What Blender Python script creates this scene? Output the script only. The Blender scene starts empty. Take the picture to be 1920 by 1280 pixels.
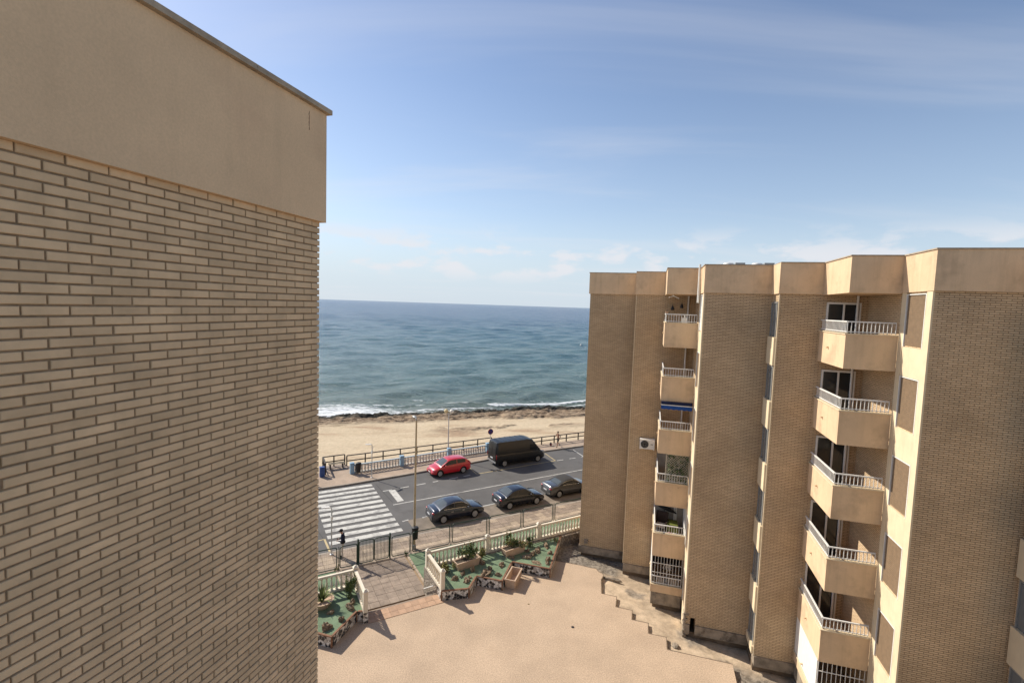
import bpy, bmesh, math, random
import numpy as np
from mathutils import Vector, Matrix, noise as mnoise
R = math.radians
random.seed(7)
rng = np.random.default_rng(11)
scene = bpy.context.scene
C = scene.collection

# ------------------------------------------------------------------ camera
EYE = 14.6
PITCH, ROLL, FPX = 4.25, 1.9, 910.0
cam_d = bpy.data.cameras.new('camera')
cam = bpy.data.objects.new('camera', cam_d); C.objects.link(cam)
cam_d.sensor_fit = 'HORIZONTAL'; cam_d.sensor_width = 36.0; cam_d.lens = 36.0 * FPX / 1920.0
cam_d.clip_start = 0.05; cam_d.clip_end = 60000.0
_p, _r = R(PITCH), R(ROLL)
fwd = Vector((0, math.cos(_p), -math.sin(_p))); up0 = Vector((0, math.sin(_p), math.cos(_p))); rt0 = Vector((1, 0, 0))
rt = rt0 * math.cos(_r) + up0 * math.sin(_r); up = -rt0 * math.sin(_r) + up0 * math.cos(_r)
cam.matrix_world = Matrix(((rt.x, up.x, -fwd.x, 0), (rt.y, up.y, -fwd.y, 0), (rt.z, up.z, -fwd.z, EYE), (0, 0, 0, 1)))
scene.camera = cam

# ------------------------------------------------------------------ light
SUN_AZ, SUN_EL = 147.0, 39.0
sdir = Vector((math.cos(R(SUN_EL)) * math.cos(R(SUN_AZ)), math.cos(R(SUN_EL)) * math.sin(R(SUN_AZ)), math.sin(R(SUN_EL))))
sl = bpy.data.lights.new('sun', 'SUN'); sl.energy = 3.8; sl.angle = R(0.6); sl.color = (1.0, 0.93, 0.82)
so = bpy.data.objects.new('sun', sl); C.objects.link(so)
so.rotation_euler = sdir.to_track_quat('Z', 'Y').to_euler(); so.location = (-40, 30, 60)

world = bpy.data.worlds.new('World'); scene.world = world; world.use_nodes = True
nt = world.node_tree; N = nt.nodes; LK = nt.links; N.clear()
w_out = N.new('ShaderNodeOutputWorld'); w_bg = N.new('ShaderNodeBackground'); w_bg.inputs[1].default_value = 0.112
sky = N.new('ShaderNodeTexSky'); sky.sky_type = 'NISHITA'; sky.sun_disc = False
sky.sun_elevation = R(SUN_EL); sky.sun_rotation = math.atan2(sdir.x, sdir.y); sky.altitude = 10
sky.air_density = 1.0; sky.dust_density = 0.4; sky.ozone_density = 2.0
tc = N.new('ShaderNodeTexCoord'); sep = N.new('ShaderNodeSeparateXYZ'); LK.new(tc.outputs['Generated'], sep.inputs[0])
def wmath(op, a, b=None, clamp=False):
    n = N.new('ShaderNodeMath'); n.operation = op; n.use_clamp = clamp
    for i, v in enumerate((a, b)):
        if v is None: continue
        if isinstance(v, (int, float)): n.inputs[i].default_value = v
        else: LK.new(v, n.inputs[i])
    return n.outputs[0]
zz = wmath('ADD', wmath('MAXIMUM', sep.outputs[2], 0.0), 0.12)
px = wmath('DIVIDE', sep.outputs[0], zz); py = wmath('DIVIDE', sep.outputs[1], zz)
cmb = N.new('ShaderNodeCombineXYZ'); LK.new(px, cmb.inputs[0]); LK.new(py, cmb.inputs[1])
def wnoise(vec, scale, detail, rough, mapping=None, dist=0.0):
    if mapping:
        m = N.new('ShaderNodeMapping'); LK.new(vec, m.inputs[0])
        m.inputs['Location'].default_value = mapping[0]; m.inputs['Rotation'].default_value = mapping[1]; m.inputs['Scale'].default_value = mapping[2]; vec = m.outputs[0]
    n = N.new('ShaderNodeTexNoise'); n.inputs['Scale'].default_value = scale; n.inputs['Detail'].default_value = detail
    n.inputs['Roughness'].default_value = rough; n.inputs['Distortion'].default_value = dist; LK.new(vec, n.inputs['Vector']); return n.outputs['Fac']
def wramp(fac, a, b, hi=1.0):
    n = N.new('ShaderNodeMapRange'); n.interpolation_type = 'SMOOTHSTEP'; LK.new(fac, n.inputs[0])
    n.inputs[1].default_value = a; n.inputs[2].default_value = b; n.inputs[3].default_value = 0.0; n.inputs[4].default_value = hi; return n.outputs[0]
# high thin cirrus streaks
cir = wramp(wnoise(cmb.outputs[0], 1.0, 5, 0.55, ((2.1, 0.4, 0), (0, 0, R(-24)), (0.42, 1.5, 1.0)), 0.5), 0.46, 0.76, 0.24)
# low puffy clouds near the horizon
d3 = N.new('ShaderNodeMapping'); LK.new(tc.outputs['Generated'], d3.inputs[0]); d3.inputs['Scale'].default_value = (1, 1, 2.6); d3.inputs['Location'].default_value = (0.31, 0.0, 0.13)
puff = wramp(wnoise(d3.outputs[0], 9.0, 6, 0.55), 0.48, 0.62, 0.78)
band = wmath('MULTIPLY', wramp(sep.outputs[2], 0.035, 0.075), wmath('SUBTRACT', 1.0, wramp(sep.outputs[2], 0.10, 0.17)))
puff = wmath('MULTIPLY', puff, band)
cl = wmath('MAXIMUM', cir, puff)
veil = wmath('ADD', wmath('MULTIPLY', wmath('SUBTRACT', 1.0, wramp(sep.outputs[2], 0.02, 0.20)), 0.55), wmath('MULTIPLY', wmath('SUBTRACT', 1.0, wramp(sep.outputs[2], 0.0, 0.5)), 0.35))
cl2 = wmath('MAXIMUM', cl, 0.0)
mixv = N.new('ShaderNodeMix'); mixv.data_type = 'RGBA'; tint = N.new('ShaderNodeVectorMath'); tint.operation = 'MULTIPLY'; LK.new(sky.outputs[0], tint.inputs[0]); tint.inputs[1].default_value = (0.82, 0.775, 0.775); LK.new(veil, mixv.inputs[0]); LK.new(tint.outputs[0], mixv.inputs[6]); mixv.inputs[7].default_value = (3.35, 3.95, 4.55, 1)
mixc = N.new('ShaderNodeMix'); mixc.data_type = 'RGBA'; LK.new(cl2, mixc.inputs[0]); LK.new(mixv.outputs[2], mixc.inputs[6]); mixc.inputs[7].default_value = (4.5, 4.5, 4.7, 1)
LK.new(mixc.outputs[2], w_bg.inputs[0]); LK.new(w_bg.outputs[0], w_out.inputs[0])

scene.view_settings.view_transform = 'Standard'; scene.view_settings.look = 'None'
scene.view_settings.exposure = 0.72; scene.view_settings.gamma = 1.0; scene.view_settings.use_curve_mapping = False

# ------------------------------------------------------------------ frames
AS, AB = R(29.0), R(74.0)          # street direction and building direction
ZS = -1.05                          # street level below the terrace
def S(s, n, z=0.0): return Vector((s * math.cos(AS) - n * math.sin(AS), s * math.sin(AS) + n * math.cos(AS), z))
def U(u, v, z=0.0): return Vector((u * math.cos(AB) - v * math.sin(AB), u * math.sin(AB) + v * math.cos(AB), z))
def toS(p): return (p[0] * math.cos(AS) + p[1] * math.sin(AS), -p[0] * math.sin(AS) + p[1] * math.cos(AS))
def U2S(u, v): return toS(U(u, v))

# ------------------------------------------------------------------ materials
MATS = {}
def mat(name, col, rough=0.8, var=0.15, vscale=3.0, bump=0.0, bscale=30.0, col2=None, metallic=0.0, spec=0.4, detail=6, rand=0.0, coat=0.0, obj_rand=False, fine=0.0, fscale=80.0, stain=None, streak=0.0):
    if name in MATS: return MATS[name]
    m = bpy.data.materials.new(name); m.use_nodes = True; MATS[name] = m
    t = m.node_tree; n = t.nodes; l = t.links; b = n['Principled BSDF']
    b.inputs['Roughness'].default_value = rough; b.inputs['Metallic'].default_value = metallic
    b.inputs['Specular IOR Level'].default_value = spec; b.inputs['Coat Weight'].default_value = coat
    if coat: b.inputs['Coat Roughness'].default_value = 0.04
    g = n.new('ShaderNodeNewGeometry')
    c2 = col2 if col2 else tuple(max(0, c * (1 - var)) for c in col)
    c1 = col if col2 else tuple(min(1, c * (1 + var)) for c in col)
    nz = n.new('ShaderNodeTexNoise'); nz.inputs['Scale'].default_value = vscale; nz.inputs['Detail'].default_value = detail; nz.inputs['Roughness'].default_value = 0.6
    l.new(g.outputs['Position'], nz.inputs['Vector'])
    mr = n.new('ShaderNodeMapRange'); mr.inputs[1].default_value = 0.35; mr.inputs[2].default_value = 0.65; l.new(nz.outputs['Fac'], mr.inputs[0])
    mx = n.new('ShaderNodeMix'); mx.data_type = 'RGBA'; l.new(mr.outputs[0], mx.inputs[0]); mx.inputs[6].default_value = (*c1, 1); mx.inputs[7].default_value = (*c2, 1)
    out = mx.outputs[2]
    if fine:
        f = n.new('ShaderNodeTexNoise'); f.inputs['Scale'].default_value = fscale; f.inputs['Detail'].default_value = 3; l.new(g.outputs['Position'], f.inputs['Vector'])
        fr = n.new('ShaderNodeMapRange'); fr.inputs[1].default_value = 0.3; fr.inputs[2].default_value = 0.7; fr.inputs[3].default_value = 1 - fine; fr.inputs[4].default_value = 1 + fine; l.new(f.outputs['Fac'], fr.inputs[0])
        sc = n.new('ShaderNodeVectorMath'); sc.operation = 'SCALE'; l.new(out, sc.inputs[0]); l.new(fr.outputs[0], sc.inputs['Scale']); out = sc.outputs[0]
    if stain:
        sn = n.new('ShaderNodeTexNoise'); sn.inputs['Scale'].default_value = stain[1]; sn.inputs['Detail'].default_value = 8; sn.inputs['Roughness'].default_value = 0.65; l.new(g.outputs['Position'], sn.inputs['Vector'])
        sr = n.new('ShaderNodeMapRange'); sr.inputs[1].default_value = stain[2]; sr.inputs[2].default_value = stain[2] + 0.14; sr.inputs[4].default_value = stain[3]; l.new(sn.outputs['Fac'], sr.inputs[0])
        sm = n.new('ShaderNodeMix'); sm.data_type = 'RGBA'; l.new(sr.outputs[0], sm.inputs[0]); l.new(out, sm.inputs[6]); sm.inputs[7].default_value = (*stain[0], 1); out = sm.outputs[2]
    if streak:
        smp = n.new('ShaderNodeMapping'); smp.inputs['Scale'].default_value = (5, 5, 0.35); l.new(g.outputs['Position'], smp.inputs[0]); sn = n.new('ShaderNodeTexNoise'); sn.inputs['Scale'].default_value = 1.0; sn.inputs['Detail'].default_value = 6; sn.inputs['Roughness'].default_value = 0.65; l.new(smp.outputs[0], sn.inputs['Vector'])
        sr = n.new('ShaderNodeMapRange'); sr.inputs[1].default_value = 0.5; sr.inputs[2].default_value = 0.72; sr.inputs[3].default_value = 1.0; sr.inputs[4].default_value = 1 - streak; l.new(sn.outputs['Fac'], sr.inputs[0])
        sc = n.new('ShaderNodeVectorMath'); sc.operation = 'SCALE'; l.new(out, sc.inputs[0]); l.new(sr.outputs[0], sc.inputs['Scale']); out = sc.outputs[0]
    if rand:
        oi = n.new('ShaderNodeObjectInfo'); ad = n.new('ShaderNodeMath'); ad.operation = 'ADD'; l.new(oi.outputs['Random'], ad.inputs[0]); l.new(g.outputs['Random Per Island'], ad.inputs[1])
        fc = n.new('ShaderNodeMath'); fc.operation = 'FRACT'; l.new(ad.outputs[0], fc.inputs[0])
        rr = n.new('ShaderNodeMapRange'); rr.inputs[3].default_value = 1 - rand; rr.inputs[4].default_value = 1 + rand; l.new(fc.outputs[0], rr.inputs[0])
        sc = n.new('ShaderNodeVectorMath'); sc.operation = 'SCALE'; l.new(out, sc.inputs[0]); l.new(rr.outputs[0], sc.inputs['Scale']); out = sc.outputs[0]
    l.new(out, b.inputs['Base Color'])
    if bump:
        bn = n.new('ShaderNodeTexNoise'); bn.inputs['Scale'].default_value = bscale; bn.inputs['Detail'].default_value = 5; l.new(g.outputs['Position'], bn.inputs['Vector'])
        bp = n.new('ShaderNodeBump'); bp.inputs['Strength'].default_value = 1.0; bp.inputs['Distance'].default_value = bump; l.new(bn.outputs['Fac'], bp.inputs['Height']); l.new(bp.outputs[0], b.inputs['Normal'])
    return m

def brick_material():
    m = bpy.data.materials.new('brick_wall_small'); m.use_nodes = True; MATS['brickwall'] = m
    t = m.node_tree; n = t.nodes; l = t.links; b = n['Principled BSDF']; b.inputs['Roughness'].default_value = 0.9; b.inputs['Specular IOR Level'].default_value = 0.25
    tcn = n.new('ShaderNodeTexCoord'); sp = n.new('ShaderNodeSeparateXYZ'); l.new(tcn.outputs['Object'], sp.inputs[0])
    ad = n.new('ShaderNodeMath'); l.new(sp.outputs[0], ad.inputs[0]); l.new(sp.outputs[1], ad.inputs[1])
    cb = n.new('ShaderNodeCombineXYZ'); l.new(ad.outputs[0], cb.inputs[0]); l.new(sp.outputs[2], cb.inputs[1])
    bt = n.new('ShaderNodeTexBrick'); l.new(cb.outputs[0], bt.inputs['Vector'])
    bt.inputs['Scale'].default_value = 1.0; bt.inputs['Brick Width'].default_value = 0.242; bt.inputs['Row Height'].default_value = 0.064
    bt.inputs['Mortar Size'].default_value = 0.0075; bt.inputs['Mortar Smooth'].default_value = 0.1; bt.inputs['Bias'].default_value = 0.0
    bt.inputs['Color1'].default_value = (0.63, 0.46, 0.285, 1); bt.inputs['Color2'].default_value = (0.53, 0.385, 0.235, 1); bt.inputs['Mortar'].default_value = (0.24, 0.165, 0.097, 1)
    g = n.new('ShaderNodeNewGeometry'); nz = n.new('ShaderNodeTexNoise'); nz.inputs['Scale'].default_value = 0.55; nz.inputs['Detail'].default_value = 5; l.new(g.outputs['Position'], nz.inputs['Vector'])
    mr = n.new('ShaderNodeMapRange'); mr.inputs[1].default_value = 0.3; mr.inputs[2].default_value = 0.7; mr.inputs[3].default_value = 0.84; mr.inputs[4].default_value = 1.12; l.new(nz.outputs['Fac'], mr.inputs[0])
    sc = n.new('ShaderNodeVectorMath'); sc.operation = 'SCALE'; l.new(bt.outputs['Color'], sc.inputs[0]); l.new(mr.outputs[0], sc.inputs['Scale']); l.new(sc.outputs[0], b.inputs['Base Color'])
    bp = n.new('ShaderNodeBump'); bp.invert = True; bp.inputs['Distance'].default_value = 0.012; l.new(bt.outputs['Fac'], bp.inputs['Height']); l.new(bp.outputs[0], b.inputs['Normal'])
    return m

def mosaic_material():
    m = bpy.data.materials.new('broken_tile_mosaic'); m.use_nodes = True; MATS['mosaic'] = m
    t = m.node_tree; n = t.nodes; l = t.links; b = n['Principled BSDF']; b.inputs['Roughness'].default_value = 0.35
    g = n.new('ShaderNodeNewGeometry'); v = n.new('ShaderNodeTexVoronoi'); v.inputs['Scale'].default_value = 7.0; l.new(g.outputs['Position'], v.inputs['Vector'])
    sp = n.new('ShaderNodeSeparateColor'); l.new(v.outputs['Color'], sp.inputs[0])
    rp = n.new('ShaderNodeValToRGB'); rp.color_ramp.interpolation = 'CONSTANT'; e = rp.color_ramp.elements
    e[0].position = 0.0; e[0].color = (0.015, 0.015, 0.018, 1); e[1].position = 0.42; e[1].color = (0.66, 0.63, 0.57, 1)
    x = e.new(0.8); x.color = (0.42, 0.38, 0.33, 1)
    l.new(sp.outputs[0], rp.inputs[0])
    v2 = n.new('ShaderNodeTexVoronoi'); v2.feature = 'DISTANCE_TO_EDGE'; v2.inputs['Scale'].default_value = 7.0; l.new(g.outputs['Position'], v2.inputs['Vector'])
    lt = n.new('ShaderNodeMath'); lt.operation = 'LESS_THAN'; lt.inputs[1].default_value = 0.05; l.new(v2.outputs['Distance'], lt.inputs[0])
    mx = n.new('ShaderNodeMix'); mx.data_type = 'RGBA'; l.new(lt.outputs[0], mx.inputs[0]); l.new(rp.outputs[0], mx.inputs[6]); mx.inputs[7].default_value = (0.30, 0.27, 0.23, 1); l.new(mx.outputs[2], b.inputs['Base Color'])
    bp = n.new('ShaderNodeBump'); bp.inputs['Distance'].default_value = 0.01; l.new(v2.outputs['Distance'], bp.inputs['Height']); l.new(bp.outputs[0], b.inputs['Normal'])
    return m

def stone_material():
    m = bpy.data.materials.new('rubble_stone'); m.use_nodes = True; MATS['rubble'] = m
    t = m.node_tree; n = t.nodes; l = t.links; b = n['Principled BSDF']; b.inputs['Roughness'].default_value = 0.9
    g = n.new('ShaderNodeNewGeometry'); v = n.new('ShaderNodeTexVoronoi'); v.inputs['Scale'].default_value = 7.0; l.new(g.outputs['Position'], v.inputs['Vector'])
    sp = n.new('ShaderNodeSeparateColor'); l.new(v.outputs['Color'], sp.inputs[0])
    rp = n.new('ShaderNodeValToRGB'); e = rp.color_ramp.elements; e[0].color = (0.17, 0.135, 0.10, 1); e[1].color = (0.40, 0.34, 0.27, 1); l.new(sp.outputs[0], rp.inputs[0])
    v2 = n.new('ShaderNodeTexVoronoi'); v2.feature = 'DISTANCE_TO_EDGE'; v2.inputs['Scale'].default_value = 7.0; l.new(g.outputs['Position'], v2.inputs['Vector'])
    lt = n.new('ShaderNodeMapRange'); lt.inputs[1].default_value = 0.02; lt.inputs[2].default_value = 0.12; l.new(v2.outputs['Distance'], lt.inputs[0])
    mx = n.new('ShaderNodeMix'); mx.data_type = 'RGBA'; l.new(lt.outputs[0], mx.inputs[0]); mx.inputs[6].default_value = (0.11, 0.09, 0.07, 1); l.new(rp.outputs[0], mx.inputs[7]); l.new(mx.outputs[2], b.inputs['Base Color'])
    bp = n.new('ShaderNodeBump'); bp.inputs['Distance'].default_value = 0.04; l.new(v2.outputs['Distance'], bp.inputs['Height']); l.new(bp.outputs[0], b.inputs['Normal'])
    return m

def paint(name, col, rough=0.3, metallic=0.0, coat=1.0):
    return mat(name, col, rough, 0.03, 2.0, metallic=metallic, coat=coat, spec=0.5)

brick_material(); mosaic_material(); stone_material()
mat('brick', (0.64, 0.455, 0.272), 0.9, 0.10, 4, 0.002, 120, rand=0.10, spec=0.25)
mat('mortar', (0.29, 0.205, 0.125), 0.95, 0.2, 12, 0.002, 90, spec=0.2)
mat('plaster', (0.65, 0.47, 0.295), 0.92, 0.07, 1.2, 0.0015, 160, spec=0.25, fine=0.05, fscale=60, stain=((0.36, 0.255, 0.165), 0.9, 0.52, 0.45), streak=0.12)
mat('plaster_near', (0.70, 0.495, 0.30), 0.92, 0.06, 1.2, 0.0015, 160, spec=0.25, fine=0.05, fscale=60, stain=((0.56, 0.36, 0.22), 0.8, 0.54, 0.35), streak=0.06)
mat('plaster_light', (0.66, 0.54, 0.36), 0.9, 0.06, 2.0, 0.001, 120, spec=0.25, stain=((0.45, 0.33, 0.2), 1.8, 0.62, 0.4), streak=0.12)
mat('coping', (0.36, 0.29, 0.21), 0.9, 0.2, 5, 0.003, 70, spec=0.25)
mat('concrete_old', (0.27, 0.22, 0.165), 0.95, 0.3, 2.4, 0.01, 22, spec=0.2, stain=((0.07, 0.05, 0.035), 2.6, 0.56, 0.8))
mat('foundation', (0.17, 0.125, 0.085), 0.95, 0.3, 2.0, 0.02, 12, spec=0.15)
mat('white_paint', (0.72, 0.70, 0.65), 0.5, 0.05, 6)
mat('white_baluster', (0.66, 0.585, 0.46), 0.65, 0.06, 4, 0.001, 90, stain=((0.5, 0.42, 0.32), 5.0, 0.62, 0.5))
mat('terrace', (0.445, 0.33, 0.228), 0.9, 0.09, 0.45, 0.004, 60, spec=0.25, fine=0.24, fscale=20, stain=((0.40, 0.29, 0.195), 0.8, 0.57, 0.4))
mat('dirt', (0.46, 0.355, 0.245), 0.95, 0.25, 1.6, 0.02, 20, spec=0.2, fine=0.15, fscale=30, stain=((0.22, 0.165, 0.115), 1.3, 0.54, 0.7))
mat('asphalt', (0.105, 0.10, 0.096), 0.85, 0.13, 0.35, 0.003, 160, spec=0.3, fine=0.10, fscale=45, stain=((0.07, 0.066, 0.063), 0.5, 0.55, 0.5))
mat('bay', (0.20, 0.165, 0.13), 0.9, 0.2, 1.1, 0.003, 120, spec=0.25, fine=0.12, fscale=40, stain=((0.13, 0.11, 0.09), 0.9, 0.55, 0.6))
mat('road_paint', (0.50, 0.485, 0.44), 0.7, 0.08, 2, stain=((0.24, 0.23, 0.215), 1.6, 0.49, 0.8), fine=0.1, fscale=20)
mat('yellow_paint', (0.46, 0.36, 0.19), 0.7, 0.1, 2, stain=((0.2, 0.17, 0.12), 2.2, 0.55, 0.7))
mat('pavement', (0.36, 0.275, 0.205), 0.9, 0.15, 0.8, 0.003, 70, spec=0.25, fine=0.09, fscale=20, stain=((0.25, 0.19, 0.145), 0.9, 0.56, 0.6))
mat('slab', (0.275, 0.215, 0.165), 0.9, 0.18, 2.2, 0.003, 60, rand=0.10, spec=0.25, fine=0.15, fscale=25)
mat('slab_light', (0.38, 0.30, 0.22), 0.9, 0.15, 2.2, 0.003, 60, rand=0.08, spec=0.25, fine=0.12, fscale=25)
mat('kerb', (0.30, 0.26, 0.215), 0.9, 0.18, 2, 0.003, 60)
mat('tile_orange', (0.40, 0.25, 0.155), 0.7, 0.12, 4, 0.001, 90, rand=0.12)
mat('turf', (0.155, 0.21, 0.13), 0.95, 0.2, 1.4, 0.006, 150, spec=0.1, fine=0.18, fscale=60, stain=((0.19, 0.23, 0.15), 1.6, 0.56, 0.45))
mat('brown_edge', (0.20, 0.10, 0.055), 0.8, 0.2, 6)
mat('green_metal', (0.010, 0.036, 0.022), 0.45, 0.1, 6, spec=0.5)
mat('wood_dark', (0.042, 0.033, 0.028), 0.8, 0.3, 5, 0.002, 40)
mat('wood_deck', (0.26, 0.205, 0.165), 0.85, 0.2, 3, 0.002, 40, rand=0.1)
mat('wood_bench', (0.24, 0.20, 0.14), 0.85, 0.2, 3, 0.002, 40)
mat('blue_paint', (0.24, 0.37, 0.48), 0.6, 0.07, 4)
mat('pale_blue', (0.40, 0.47, 0.50), 0.6, 0.06, 4)
mat('white_promenade', (0.50, 0.48, 0.43), 0.6, 0.06, 4)
mat('black_plastic', (0.014, 0.014, 0.015), 0.5, 0.1, 6)
mat('beige_metal', (0.40, 0.31, 0.19), 0.5, 0.08, 3, stain=((0.25, 0.2, 0.13), 3, 0.6, 0.5))
mat('grey_metal', (0.30, 0.30, 0.29), 0.45, 0.1, 6, metallic=0.3)
mat('galv', (0.52, 0.52, 0.50), 0.45, 0.08, 6, metallic=0.2)
mat('globe', (0.80, 0.77, 0.66), 0.3, 0.03, 4)
mat('globe_yellow', (0.72, 0.58, 0.30), 0.35, 0.03, 4)
mat('rock_brown', (0.20, 0.145, 0.095), 0.95, 0.4, 9, 0.03, 14, spec=0.15, stain=((0.40, 0.32, 0.23), 7, 0.55, 0.7))
mat('leaf', (0.13, 0.155, 0.045), 0.7, 0.3, 9, rand=0.35, spec=0.3)
mat('leaf_dark', (0.065, 0.10, 0.035), 0.7, 0.3, 9, rand=0.35, spec=0.3)
mat('leaf_dry', (0.27, 0.22, 0.08), 0.8, 0.3, 9, rand=0.3, spec=0.2)
mat('soil', (0.06, 0.045, 0.03), 0.95, 0.3, 9, 0.02, 20)
mat('terracotta', (0.48, 0.345, 0.24), 0.85, 0.1, 5, 0.002, 60)
mat('shutter', (0.20, 0.135, 0.08), 0.7, 0.1, 8)
mat('glass', (0.075, 0.088, 0.092), 0.07, 0.1, 2, spec=0.6)
mat('glass_dark', (0.018, 0.02, 0.022), 0.08, 0.1, 2, spec=0.4)
mat('glass_bldg', (0.16, 0.17, 0.17), 0.12, 0.1, 2, spec=0.6)
mat('rubber', (0.012, 0.012, 0.012), 0.7, 0.1, 8)
mat('alloy', (0.36, 0.36, 0.36), 0.35, 0.05, 8, metallic=0.25)
mat('chrome', (0.75, 0.75, 0.76), 0.12, 0.02, 8, metallic=1.0)
mat('red_lamp', (0.30, 0.012, 0.012), 0.15, 0.05, 8, coat=0.8)
mat('head_lamp', (0.30, 0.31, 0.32), 0.08, 0.05, 8, coat=1.0)
mat('plate', (0.70, 0.70, 0.70), 0.4, 0.02, 8)
mat('skin', (0.42, 0.235, 0.155), 0.6, 0.08, 8)
mat('navy_cloth', (0.012, 0.016, 0.04), 0.9, 0.15, 8)
mat('beige_cloth', (0.48, 0.43, 0.36), 0.9, 0.08, 8)
mat('black_cloth', (0.012, 0.012, 0.013), 0.9, 0.15, 8)
mat('hair', (0.02, 0.014, 0.01), 0.7, 0.1, 8)
mat('awning_blue', (0.012, 0.065, 0.26), 0.85, 0.08, 5)
mat('awning_dark', (0.008, 0.014, 0.05), 0.85, 0.08, 5)
mat('olive_cloth', (0.12, 0.14, 0.02), 0.85, 0.1, 5)
mat('dark_wicker', (0.035, 0.02, 0.015), 0.8, 0.2, 10)
mat('red_cloth', (0.30, 0.04, 0.05), 0.85, 0.15, 5)
mat('blue_bin', (0.03, 0.07, 0.22), 0.5, 0.1, 5)
mat('room_shade', (0.045, 0.035, 0.028), 0.9, 0.2, 4)
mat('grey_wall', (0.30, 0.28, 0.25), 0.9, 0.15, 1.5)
mat('cream_lattice', (0.50, 0.45, 0.34), 0.8, 0.06, 5)
mat('sign_blue', (0.02, 0.05, 0.20), 0.4, 0.03, 5)
mat('sign_red', (0.30, 0.02, 0.02), 0.4, 0.03, 5)

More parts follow.
